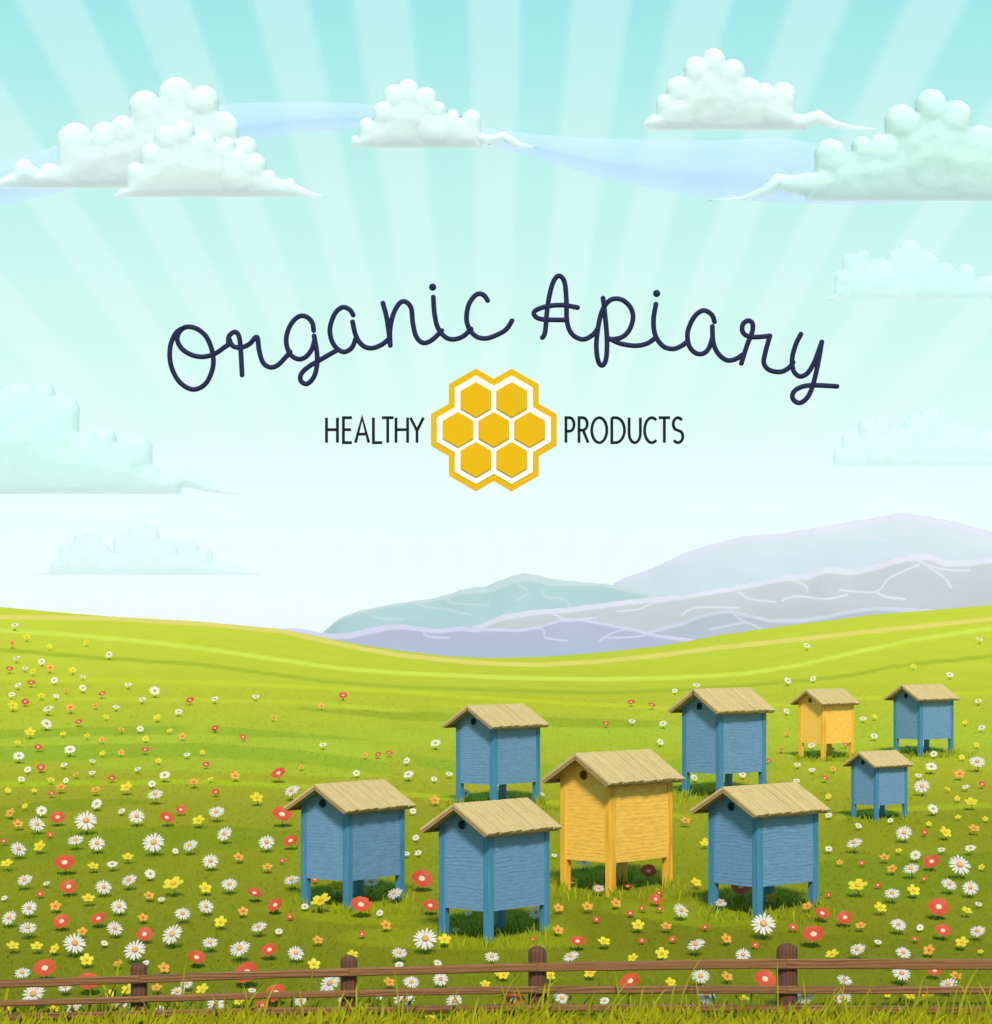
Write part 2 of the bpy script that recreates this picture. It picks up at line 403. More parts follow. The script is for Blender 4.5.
def make_hive(mats, fname):
    root = empty('beehive')
    hw, hl = W_/2, L_/2; lw = .062; ins = .008
    # walls: pentagon prism with an open round entrance
    bm = bmesh.new()
    rise = (RZ-EZ)/(hw+.09); 
    wz = EZ+rise*.09-.012; pk = RZ-.03
    pent = [(-hw+ins, BZ), (hw-ins, BZ), (hw-ins, wz), (0, pk), (-hw+ins, wz)]
    hc = (-.022, .972); hr = .036
    def hit(a):
        dx, dz = math.cos(a), math.sin(a); best = 9
        for i in range(5):
            x1, z1 = pent[i]; x2, z2 = pent[(i+1) % 5]; ex, ez = x2-x1, z2-z1
            den = dx*ez-dz*ex
            if abs(den) < 1e-9: continue
            t = ((x1-hc[0])*ez-(z1-hc[1])*ex)/den; s = ((x1-hc[0])*dz-(z1-hc[1])*dx)/den
            if t > 0 and -1e-6 <= s <= 1+1e-6: best = min(best, t)
        return (hc[0]+dx*best, hc[1]+dz*best)
    angs = sorted([2*math.pi*k/40 for k in range(40)]+[math.atan2(z-hc[1], x-hc[0]) % (2*math.pi) for x, z in pent])
    yf = -hl+ins
    inner = [bm.verts.new((hc[0]+hr*math.cos(a), yf, hc[1]+hr*math.sin(a))) for a in angs]
    outer = [bm.verts.new((hit(a)[0], yf, hit(a)[1])) for a in angs]
    n = len(angs)
    for k in range(n): bm.faces.new((outer[k], outer[(k+1) % n], inner[(k+1) % n], inner[k]))
    backv = [bm.verts.new((v.co.x, hl-ins, v.co.z)) for v in outer]
    for k in range(n): bm.faces.new((outer[(k+1) % n], outer[k], backv[k], backv[(k+1) % n]))
    bm.faces.new(backv); bmesh.ops.recalc_face_normals(bm, faces=bm.faces)
    link_bm('body', bm, mats['wall'], root)
    # entrance lining
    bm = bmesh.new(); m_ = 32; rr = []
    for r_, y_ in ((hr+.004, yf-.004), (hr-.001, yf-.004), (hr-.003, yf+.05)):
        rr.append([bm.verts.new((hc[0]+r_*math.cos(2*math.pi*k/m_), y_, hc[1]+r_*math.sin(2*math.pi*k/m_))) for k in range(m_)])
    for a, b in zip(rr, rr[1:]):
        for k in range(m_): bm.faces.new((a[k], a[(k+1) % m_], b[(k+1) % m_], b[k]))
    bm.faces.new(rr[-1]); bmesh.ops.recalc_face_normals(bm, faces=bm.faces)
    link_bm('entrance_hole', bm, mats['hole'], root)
    for sx in (-1, 1):
        for sy in (-1, 1):
            bm = bmesh.new()
            top = wz-.022
            box(bm, (sx*(hw-lw/2), sy*(hl-lw/2), (top-.08)/2), (lw, lw, top+.08)); bevel_all(bm, .004, 1)
            link_bm('leg', bm, mats['post'], root)
    # roof: boards running down each slope
    r_ = random.Random(3)
    ohx = .09; ohy = .08; rsh = -.04; th = .024
    bm = bmesh.new(); nb = 17; span = L_+2*ohy
    edges = [0]+sorted(r_.uniform(.02, .98) for _ in range(0))
    ws = [r_.uniform(.8, 1.25) for _ in range(nb)]; tot = sum(ws)
    for sx in (-1, 1):
        y = -hl-ohy+rsh
        ang = math.atan2(RZ-EZ, hw+ohx); ln = math.hypot(RZ-EZ, hw+ohx)
        for k in range(nb):
            bw = ws[k]/tot*span; ext = r_.uniform(-.005, .008); lift = r_.uniform(0, .004)
            cx_ = sx*(ln+ext)/2
            rot = Matrix.Rotation(sx*ang, 3, 'Y')
            c = rot @ Vector((cx_, 0, -th/2+lift)); c += Vector((0, y+bw/2, RZ))
            box(bm, c, (ln+ext, bw-.005, th), 0, rot); y += bw
    bevel_all(bm, .0022, 1)
    roof = link_bm('roof', bm, ROOF, root)
    # barge boards closing the gable ends and eave strips
    bm = bmesh.new()
    for sx in (-1, 1):
        for sy in (-1, 1):
            rot = Matrix.Rotation(sx*ang, 3, 'Y')
            c = rot @ Vector((sx*ln/2, 0, -th-.011)); c += Vector((0, sy*(hl+ohy-.012)+rsh, RZ))
            box(bm, c, (ln-.012, .02, .02), 0, rot)
        rot = Matrix.Rotation(sx*ang, 3, 'Y')
        c = rot @ Vector((sx*(ln-.011), 0, -th-.0105)); c += Vector((0, rsh, RZ))
        box(bm, c, (.018, span-.046, .019), 0, rot)
    link_bm('eaves_board', bm, ROOFE, roof)
    return root
def copy_tree(o, parent=None):
    c = o.copy(); COL.objects.link(c)
    if parent: c.parent = parent
    for ch in o.children: copy_tree(ch, c)
    return c
YAW = R(-41)
def proj(p): return (CX+F*p[0]/p[1], HY+F*(CAMZ-p[2])/p[1])
def fit_hive(root, bx, by, top, x0, x1, label):
    yaw = YAW-math.atan((bx-CX)/F)       # each stands turned so that it shows about the same two sides
    g = GP(bx, by); c, s = math.cos(yaw), math.sin(yaw)
    sx = 1.0; sz = 1.0
    lx, ly = W_/2, -L_/2
    for _ in range(12):
        ox = g.x-(lx*c-ly*s)*sx; oy = g.y-(lx*s+ly*c)*sx
        def wp(x, y, z): return (ox+(x*c-y*s)*sx, oy+(x*s+y*c)*sx, g.z+z*sz)
        px = [proj(wp(a, b, EZ))[0] for a in (-W_/2-.09, W_/2+.09) for b in (-L_/2-.12, L_/2+.04)]
        py = proj(wp(0, L_/2+.04, RZ))[1]
        sx *= (x1-x0)/(max(px)-min(px)); sz *= (by-top)/(by-py)
    root.location = (ox, oy, g.z); root.rotation_euler.z = yaw; root.scale = (sx, sx, sz)
    tag(root, label, 'beehive', 'beehives standing in the meadow')
    return (ox, oy, sx)
blue0 = make_hive(HB, 'blue'); yel0 = make_hive(HYL, 'yellow')
HIVES = [
 ('b', 489, 946, 797.5, 417, 559, 'blue beehive nearest the fence, front middle of the meadow, with a pine roof'),
 ('b', 348, 912, 779, 286, 419, 'leftmost blue beehive, with a big yellow flower between its legs'),
 ('b', 758, 919, 782, 691, 832, 'large blue beehive right of the big yellow one, with a daisy at its front leg'),
 ('b', 494, 810, 703.5, 441, 549, 'blue beehive standing behind the hive nearest the fence, its legs half hidden'),
 ('b', 720, 801, 687.5, 667, 775, 'tall blue beehive in the second row between the two yellow hives'),
 ('b', 920.5, 757, 684, 885, 962, 'farthest blue beehive, at the right edge of the meadow'),
 ('b', 876.5, 822.5, 750, 841, 913, 'smallest blue beehive, standing in front of the farthest blue one'),
 ('y', 611, 898, 749, 538, 682, 'large yellow beehive in the middle of the group'),
 ('y', 823.5, 761, 688.5, 788, 859, 'small yellow beehive at the back between two blue hives')]
used = set(); hive_pos = []
for h in HIVES:
    src = blue0 if h[0] == 'b' else yel0
    if h[0] in used: r0 = copy_tree(src)
    else: r0 = src; used.add(h[0])
    hive_pos.append(fit_hive(r0, *h[1:]))
def hive_grass():
    rr = np.random.default_rng(11); pos = []; hh = []
    for (hx, hy, s) in hive_pos:
        n = 210
        a = rr.uniform(0, 2*math.pi, n); q = rr.random(n)**.6
        big = rr.random(n) < .55
        fx = rr.uniform(-.62, .62, n)*s; fy = -.33*s-rr.random(n)*.3*s
        x = np.where(big, hx+fx, hx+.55*s*q*np.cos(a)); y = np.where(big, hy+fy, hy+.5*s*q*np.sin(a))
        pos.append(np.stack([x, y, ZT(x, y)-.005], -1)); hh.append((.04+.09*rr.random(n)**2)*s)
        for lx, ly in ((W_/2, -L_/2), (-W_/2, -L_/2), (W_/2, L_/2)):
            c, s_ = math.cos(YAW), math.sin(YAW); n = 26
            x = hx+(lx*c-ly*s_)*s+rr.normal(0, .04, n); y = hy+(lx*s_+ly*c)*s-.06-rr.random(n)*.05
            pos.append(np.stack([x, y, ZT(x, y)-.005], -1)); hh.append((.05+.09*rr.random(n))*s)
    pos = np.concatenate(pos); hh = np.concatenate(hh); n = len(pos)
    c = np.where(rr.random((n, 1)) < .5, lin((158,190,34)), lin((138,168,30)))/LGR*(1+.15*rr.normal(size=(n, 1)).clip(-2, 2))
    lean = rr.normal(0, 1, (n, 2))*hh[:, None]*.25
    o = blades('hive_grass', pos, hh, .012*np.ones(n)*np.interp(pos[:, 1], [18, 36], [1, 1.5]), lean, np.clip(c, .004, .8), BL, 3)
    tag(o, 'bright green grass tufts growing round the legs of the beehives', 'grass', kind='stuff')
hive_grass()

# ================================================================== FLOWERS
FL = """
A 0 610|W 73 77 42;Y 133 135 38;O 60 166 42;Y 245 183 32;Y 430 162 32;W 541 223 40;W 82 240 40;W 207 257 38;R 47 294 36;W 123 290 32;Y 165 306 38;O 248 288 44;Y 360 300 38;W 411 331 32;W 270 350 38;R 155 363 38;W 89 374 38;W 411 388 40;O 329 398 30;W 635 371 38;W 768 403 54;W 59 421 36;Y 204 426 38;W 279 428 32;R 507 417 38;W 706 444 40;R 125 457 36;Y 63 475 50;W 239 492 56;O 349 485 50;O 474 475 34;W 576 482 36;R 943 450 38;W 886 506 40;Y 525 532 32;Y 781 534 40;R 390 557 38;W 231 566 56
A 200 610|W 74 443 40;W 277 430 38;R 710 426 38;O 603 477 34;O 366 535 32;R 75 587 36
A 600 610|W 478 374 38;W 371 402 30;W 932 352 40;R 155 459 36;R 257 473 34;W 159 553 38;W 313 565 40;R 30 565 30;W 926 503 34
A 792 610|W 74 178 38;W 930 146 38;W 105 342 34;Y 602 280 30;W 783 322 38;W 925 452 38;W 353 540 36;Y 411 531 30;Y 859 559 30;W 941 585 38
A 0 720|Y 149 63 54;Y 313 70 32;Y 431 80 32;O 506 99 34;O 602 48 34;W 696 45 36;Y 842 55 32;O 905 82 36;Y 722 94 34;Y 86 115 34;R 189 137 36;W 93 181 58;W 347 149 58;Y 509 167 32;O 601 163 34;R 720 150 38;W 928 173 36;W 459 204 32;W 317 223 38;Y 786 204 32;R 203 238 40;W 138 247 38;W 683 244 38;W 457 263 36;O 376 272 34;W 106 295 38;Y 252 299 38;W 327 301 32;R 555 291 36;W 817 276 56;O 302 335 50;O 475 348 50;Y 627 336 62;W 754 318 40;O 960 310 50;Y 39 351 32;Y 169 352 32;R 256 366 34;D 769 372 80;Y 124 429 32;W 480 418 58;W 207 452 56;O 52 463 50;W 604 453 38;D 183 520 80;O 89 518 50;R 286 487 66;D 427 504 110;D 678 481 80;R 897 448 46;R 827 489 66;Y 985 501 60;R 249 571 28
A 200 720|R 75 43 34;R 213 87 32;W 610 124 38;O 818 176 32;R 883 173 30;R 938 166 32;Y 12 162 28;R 30 223 34;O 503 234 30;W 776 265 38;O 175 278 48;R 390 269 70;Y 53 294 32;D 455 353 80;R 78 360 36;Y 282 389 62;R 407 475 92;D 82 459 80
A 400 720|W 176 117 52;W 34 203 38;W 42 273 54;W 169 294 34;W 244 269 38;W 325 366 50;O 173 400 48;W 65 453 36;W 79 585 36;W 706 370 26;W 497 320 26;W 760 510 30
A 600 720|W 300 110 38;O 930 66 32;O 898 145 34;R 838 203 24;W 979 223 36;W 975 302 36;W 468 287 40;W 708 272 38;Y 540 348 50;O 425 502 50;Y 522 597 30
A 792 720|W 408 81 38;W 98 125 38;R 264 124 32;O 197 145 30;W 576 136 36;W 704 170 38;Y 915 125 32;Y 843 186 32;D 919 210 80;W 691 234 58;O 832 270 50;W 628 276 38;D 645 331 78;Y 770 344 32;W 862 333 38;R 943 321 34;Y 820 391 30;Y 889 410 62;W 99 248 36;O 204 244 34;R 162 290 36;Y 182 381 32;W 182 474 36;W 330 526 38;W 488 500 32;W 700 443 56;Y 679 517 30;Y 824 483 32;Y 959 492 30;D 556 562 80;R 657 559 34;Y 761 560 62;O 904 540 54
A 0 830|R 18 58 36;D 91 97 80;Y 197 84 60;D 374 53 80;D 481 70 80;D 762 66 108;W 870 106 34;D 943 79 78;Y 33 169 60;R 321 168 92;Y 462 182 54;Y 634 136 54;W 557 172 56;W 745 220 56;D 122 251 78;W 230 266 38;R 341 286 72;D 514 286 80;D 639 252 80;Y 859 272 98;R 200 320 34;W 21 339 34;Y 438 342 62;O 275 380 54;O 739 328 50;W 800 345 38;D 145 390 80;D 590 382 80;D 46 438 80;R 306 458 74;R 489 444 70;O 709 437 50;D 905 418 80;D 137 489 90;D 569 491 80;R 717 522 72;D 855 522 110;O 407 507 52;W 518 563 38;D 370 567 110;Y 64 577 62;Y 182 580 60;Y 272 592 54;D 670 600 110
A 200 830|D 122 22 80;D 331 64 80;R 450 58 68;D 53 157 80;O 191 137 50;R 407 154 30;O 334 186 50;D 454 252 78;Y 26 291 60;D 145 272 80;R 270 317 70;D 30 382 76;O 214 406 50;R 374 377 70;R 446 432 32;Y 103 459 62;D 291 484 80;W 391 505 40;O 584 549 50;D 49 562 80;D 196 592 106;R 345 600 76;R 570 248 34;Y 673 289 64;Y 600 354 96;W 520 381 40;R 798 377 94;W 892 413 38;D 850 260 80;D 965 318 80;O 922 475 52;R 803 519 34
A 400 830|W 90 115 36;W 30 118 40;R 108 248 96;R 150 380 70;W 338 415 38;W 277 496 38;D 126 545 118;Y 221 546 62;R 507 392 30;D 676 410 76;O 787 389 50;O 930 382 54;O 785 499 50;R 660 544 30;R 881 557 70;D 908 156 84;Y 860 255 54;D 985 292 60;W 765 127 30;Y 475 497 30;R 975 446 32
A 600 830|Y 518 69 44;D 100 165 90;R 240 208 70;R 135 280 32;Y 477 263 54;R 700 285 90;D 595 362 70;Y 852 340 64;O 80 365 50;R 293 314 34;R 275 347 54;R 207 391 34;R 297 393 34;R 151 415 34;D 402 402 80;Y 189 475 62;O 328 480 54;R 522 484 34;D 812 471 120;R 958 485 40;R 207 551 32;R 360 544 34;D 476 572 90;O 627 542 54;Y 20 556 62;R 769 573 34
A 792 830|W 182 95 38;D 309 68 80;O 237 163 34;R 347 166 32;O 459 138 50;Y 530 104 34;W 613 127 56;W 741 99 40;W 885 92 58;R 693 161 72;O 496 195 50;D 590 195 80;D 832 178 112;Y 941 186 34;Y 325 280 90;R 427 276 30;D 496 318 80;Y 603 303 62;R 655 245 32;D 779 272 80;D 886 290 80;R 182 324 30;O 77 380 50;Y 439 388 62;R 727 388 94;Y 866 402 54;W 925 369 38;R 150 418 68;R 263 439 70;O 340 477 50;D 528 472 80;W 636 485 38;D 920 505 78;R 748 504 72;R 107 524 98;W 427 557 40;R 609 543 32;Y 844 560 64
B 0 920|Y 344 161 52;O 468 175 38;O 650 192 44;R 178 197 80;D 88 213 64;W 578 172 30;R 350 250 80;D 258 268 56;Y 438 297 40;Y 508 278 52;O 621 271 42;D 133 298 96;Y 22 366 54;Y 213 355 40;D 292 350 68;D 480 352 80;D 705 288 60;D 740 254 50;Y 803 277 50;W 635 357 36;D 857 337 76;Y 950 322 50;R 780 153 62;R 980 215 90
B 250 920|D 182 134 64;Y 254 178 48;Y 407 138 44;D 592 133 64;W 592 180 36;W 745 172 34;D 959 148 60;D 318 255 88;R 103 295 76;D 203 322 60;D 375 324 50;R 47 342 50;W 8 281 34;O 552 249 46;D 640 249 64;D 757 237 60;Y 933 256 40;D 612 322 86;W 508 308 34;D 812 325 66;Y 715 390 40;Y 140 388 46;Y 985 216 30
B 500 920|D 281 147 64;Y 527 152 40;Y 643 136 52;D 965 141 60;Y 15 219 44;Y 195 221 50;Y 358 210 50;R 517 248 78;Y 678 250 44;D 796 226 74;O 901 227 46;D 245 313 64;R 52 325 84;D 818 303 84;W 415 323 40;W 580 362 50;Y 972 320 44
B 742 920|Y 358 138 52;D 458 119 64;D 640 132 62;O 743 122 46;Y 947 127 24;R 91 240 78;D 407 241 64;D 633 215 74;O 848 224 46;D 818 258 74;D 247 303 76;D 398 314 74;Y 577 297 30;Y 664 300 48;Y 738 305 50;R 765 205 50
"""
LF = np.array([1.48, 1.64, 1.64])
PETAL = {'D': m_plain('white_daisy_petal', alb((246,238,232), LF*1.0), .6, .04, transl=.25), 'W': m_plain('cream_petal', alb((246,242,214), LF*.95), .6, .05, transl=.25),
         'Y': m_plain('yellow_petal', alb((250,232,58), LF), .5, .07, transl=.25), 'O': m_plain('orange_petal', alb((250,186,78), LF), .5, .08, transl=.25),
         'R': m_plain('red_petal', alb((234,94,60), LF), .5, .1, transl=.25)}
CENT = {'D': m_plain('golden_centre', alb((232,172,84), LF), .8, .15, 60), 'W': m_plain('grey_lilac_centre', alb((176,160,150), LF), .8, .15, 60),
        'Y': m_plain('amber_centre', alb((236,180,40), LF), .8, .15, 60), 'O': m_plain('red_orange_centre', alb((232,104,44), LF), .8, .15, 60),
        'R': m_plain('cream_centre', alb((248,236,196), LF*1.2), .8, .1, 60)}
STEM = m_plain('flower_stem_green', alb((120,150,34)), .7, .15, 30, transl=.2)
NAMES = {'D': ('daisy', 'flower', 'white daisies in the meadow'), 'W': ('white_flower', 'flower', 'small cream white flowers in the meadow'),
         'Y': ('buttercup', 'flower', 'yellow five petalled flowers in the meadow'), 'O': ('primrose', 'flower', 'orange five petalled flowers in the meadow'),
         'R': ('poppy', 'flower', 'red flowers in the meadow')}
HS = .62
def flower_parts(kind, tilt, seed):
    r = random.Random(seed)
    rot = Matrix.Rotation(R(tilt), 3, 'X'); top = Vector((0, 0, HS))
    bp = bmesh.new()
    def petal(a, ln, w, inner, cup, tipw=.35, zoff=0, nl=5, twist=0):
        ca, sa = math.cos(a), math.sin(a); prev = None
        for i in range(nl+1):
            t = i/nl; rad = inner+(ln-inner)*t
            if tipw is None: ww = w*math.sqrt(max(0, 1-(2*t-1.12)**2/1.27))*.5 if t > .02 else w*.16
            else: ww = w*.5*(.45+.55*math.sin(min(t*1.9, 1.57)))*(1 if t < .7 else max(.12, math.sqrt(max(0, 1-((t-.7)/.3)**2))*.98+.02))
            z = cup*(t**1.5)+zoff
            row = []
            for s, dz in ((-1, 0), (0, -.012), (1, 0)):
                x = rad; y = s*ww; v = Vector((x*ca-y*sa, x*sa+y*ca, z+dz+twist*s*t))
                row.append(bp.verts.new(rot @ v+top))
            if prev:
                for q in range(2): bp.faces.new((prev[q], row[q], row[q+1], prev[q+1]))
            prev = row
    if kind == 'D':
        n = 17
        for k in range(n): petal(2*math.pi*k/n+r.uniform(-.06, .06), .5*r.uniform(.9, 1.04), .098, .07, r.uniform(-.05, .03), .3, r.uniform(-.006, .006), 5, r.uniform(-.01, .01))
        cr = .135
    elif kind == 'W':
        n = 11
        for k in range(n): petal(2*math.pi*k/n+r.uniform(-.05, .05), .5*r.uniform(.92, 1.03), .2, .06, r.uniform(-.03, .05), .4, (k % 2)*.012, 4)
        cr = .13
    elif kind in 'YO':
        for k in range(5): petal(2*math.pi*k/5+.3+r.uniform(-.05, .05), .5*r.uniform(.96, 1.03), .36, .03, .07, None, (k % 2)*.012, 6)
        cr = .13
    else:
        for k in range(8): petal(2*math.pi*k/8+r.uniform(-.08, .08), .5*r.uniform(.95, 1.04), .40, .03, .08, None, (k % 2)*.025, 6, r.uniform(-.02, .02))
        cr = .16
    bc = bmesh.new()
    u_ = bmesh.ops.create_uvsphere(bc, u_segments=14, v_segments=8, radius=1)
    for v in bc.verts:
        hgt = .07 if kind != 'R' else .06
        q = Vector((v.co.x*cr, v.co.y*cr, v.co.z*hgt+.035)); v.co = rot @ q+top
    bs = bmesh.new(); prev = None
    for i in range(6):
        t = i/5; c = Vector((.05*math.sin(t*2.2), .03*t*(1-t), -.08+(HS+.07)*t))
        if i == 5: c = top-rot @ Vector((0, 0, .02))
        ring = [bs.verts.new(c+Vector((.018*math.cos(k*math.pi/2.5), .018*math.sin(k*math.pi/2.5), 0))) for k in range(5)]
        if prev:
            for k in range(5): bs.faces.new((prev[k], prev[(k+1) % 5], ring[(k+1) % 5], ring[k]))
        prev = ring
    for a, l_ in ((r.uniform(-2.4, -.6), .34), (r.uniform(.4, 2), .3), (r.uniform(2.2, 3.6), .36)):   # leaves
        prev = None
        for i in range(5):
            t = i/4; w = .05*math.sin(math.pi*min(.97, t*.93+.07)); c = Vector((math.cos(a)*l_*t, math.sin(a)*l_*t, .03+.26*t*(1-t*.45)))
            n_ = Vector((-math.sin(a), math.cos(a), 0))*w
            row = [bs.verts.new(c-n_), bs.verts.new(c+n_)]
            if prev: bs.faces.new((prev[0], row[0], row[1], prev[1]))
            prev = row
    return bp, bc, bs
PROTO = {}
def get_proto(kind, var, small):
    key = (kind, var, small)
    if key in PROTO: return PROTO[key], True
    bp, bc, bs = flower_parts(kind, (30, 40, 50)[var], hash((ord(kind), var)) % 1000)
    nm = NAMES[kind][0]
    if small:
        me = bpy.data.meshes.new(nm)
        bm = bmesh.new()
        for mi, b in enumerate((bp, bc, bs)):
            t = bpy.data.meshes.new('t'); b.to_mesh(t); b.free()
            n0 = len(bm.faces); bm.from_mesh(t); bpy.data.meshes.remove(t); bm.faces.ensure_lookup_table()
            for f in bm.faces[n0:]: f.material_index = mi; f.smooth = True
        bm.to_mesh(me); bm.free()
        for m in (PETAL[kind], CENT[kind], STEM): me.materials.append(m)
        o = bpy.data.objects.new(nm, me); COL.objects.link(o)
    else:
        o = empty(nm)
        link_bm('petals', bp, PETAL[kind], o, True); link_bm('centre', bc, CENT[kind], o, True); link_bm('stem', bs, STEM, o, True)
    PROTO[key] = o
    return o, False
ZN = [('under or beside the leftmost blue hive', lambda x, y: 300 < x < 412 and 870 < y < 925),
      ('around the blue hive nearest the fence', lambda x, y: 415 < x < 556 and 898 < y < 955),
      ('around the legs of the large yellow hive', lambda x, y: 540 < x < 685 and 845 < y < 906),
      ('around the right front blue hive', lambda x, y: 700 < x < 838 and 870 < y < 940),
      ('around the legs of the small yellow hive at the back', lambda x, y: 790 < x < 862 and 735 < y < 772),
      ('around the legs of the farthest blue hive', lambda x, y: 885 < x < 960 and 735 < y < 765),
      ('around the legs of the smallest blue hive', lambda x, y: 845 < x < 915 and 798 < y < 832),
      ('behind the fence rails %s', lambda x, y: y > 972),
      ('above the top rail %s', lambda x, y: y > 945),
      ('between the front hives and fence', lambda x, y: 420 < x < 840 and y > 900),
      ('between the two left front blue hives', lambda x, y: 400 < x < 440 and y > 760),
      ('on the bare grass behind the leftmost blue hive', lambda x, y: 270 < x < 460 and y < 800),
      ('on the grass amid the hive rows', lambda x, y: 460 <= x < 860 and y > 770),
      ('on the grass behind the back row of hives', lambda x, y: 560 < x < 870 and y < 770),
      ('on the slope behind the farthest blue hive', lambda x, y: x >= 780 and y < 735),
      ('on the right, level with the small hives', lambda x, y: x >= 820 and y < 850),
      ('at the lower right of the meadow', lambda x, y: x >= 800),
      ('high on the left hillside below the crest', lambda x, y: x < 270 and y < 690),
      ('on the upper left slope', lambda x, y: x < 270 and y < 750),
      ('halfway down the left meadow', lambda x, y: x < 300 and y < 830),
      ('at the lower left, left of the leftmost hive', lambda x, y: x < 300),
      ('in front of the leftmost blue hive', lambda x, y: x < 430),
      ('in the open grass', lambda x, y: True)]
def fence_bay(x): return 'left of the first post' if x < 139 else 'between posts one and two' if x < 349 else 'between posts two and three' if x < 537 else 'between posts three and four' if x < 787 else 'right of the fourth post'
KW = {'D': 'white daisy', 'W': 'round cream flower', 'Y': 'yellow buttercup', 'O': 'orange flower', 'R': 'red poppy'}
flowers = []
for line in FL.strip().splitlines():
    hd, body = line.split('|'); t, ox, oy = hd.split(); k = 4.96 if t == 'A' else 3.968
    for e in body.split(';'):
        kd, x, y, s = e.split(); flowers.append((kd, float(ox)+float(x)/k, float(oy)+float(y)/k, float(s)/k))
labels = {}
info = []
for kd, x, y, s in flowers:
    for zt, fn in ZN:
        if fn(x, y): break
    if '%s' in zt: zt = zt % fence_bay(x)
    sz = {'D': (13, 19), 'W': (7.2, 10), 'Y': (7.5, 11.5), 'O': (7.5, 9.6), 'R': (9, 15)}[kd]
    sw = 'small ' if s < sz[0] else 'large ' if s > sz[1] else ''
    info.append((kd, x, y, s, sw+KW[kd], zt))
    labels.setdefault((sw+KW[kd], zt), []).append(len(info)-1)
lab = {}
for (nm, zt), ids in labels.items():
    if len(ids) == 1: lab[ids[0]] = nm+' '+zt
    else:
        xs = sorted(ids, key=lambda i: info[i][1])
        ys_ = sorted(ids, key=lambda i: info[i][2])
        if len(ids) <= 8:
            words = {2: ['leftmost', 'rightmost'], 3: ['leftmost', 'middle', 'rightmost']}.get(len(ids))
            if not words:
                o_ = ['leftmost', 'second from left', 'third from left', 'fourth from left', 'fifth from left', 'sixth from left', 'seventh from left', 'eighth from left']
                words = o_[:len(ids)]; words[-1] = 'rightmost'
            for w, i in zip(words, xs): lab[i] = '%s %s %s' % (w, nm, zt)
        else:
            for i in ids: lab[i] = nm+' '+zt
fr = random.Random(21)
for i, (kd, x, y, s, nm, zt) in enumerate(info):
    small = s < 8.6
    var = fr.choice((0, 1, 2)) if not (kd == 'D' and s > 22) else 2
    # base of the plant: the head of height HS*D stands at the traced place
    dg = GD(x, y+s*HS); D_ = 1.08*s*dg/F
    if y > 985: dg = min(dg, 40)
    src, again = get_proto(kd, var, small)
    o = copy_tree(src) if again else src
    g = P(x, y+s*HS, dg); g.z = float(ZT(g.x, g.y))
    o.location = g; o.scale = (D_, D_, D_); o.rotation_euler = (0, 0, fr.uniform(-.6, .6))
    if y > 985: # standing just behind the fence, half hidden by it
        pass
    tag(o, lab[i], 'flower', NAMES[kd][2])

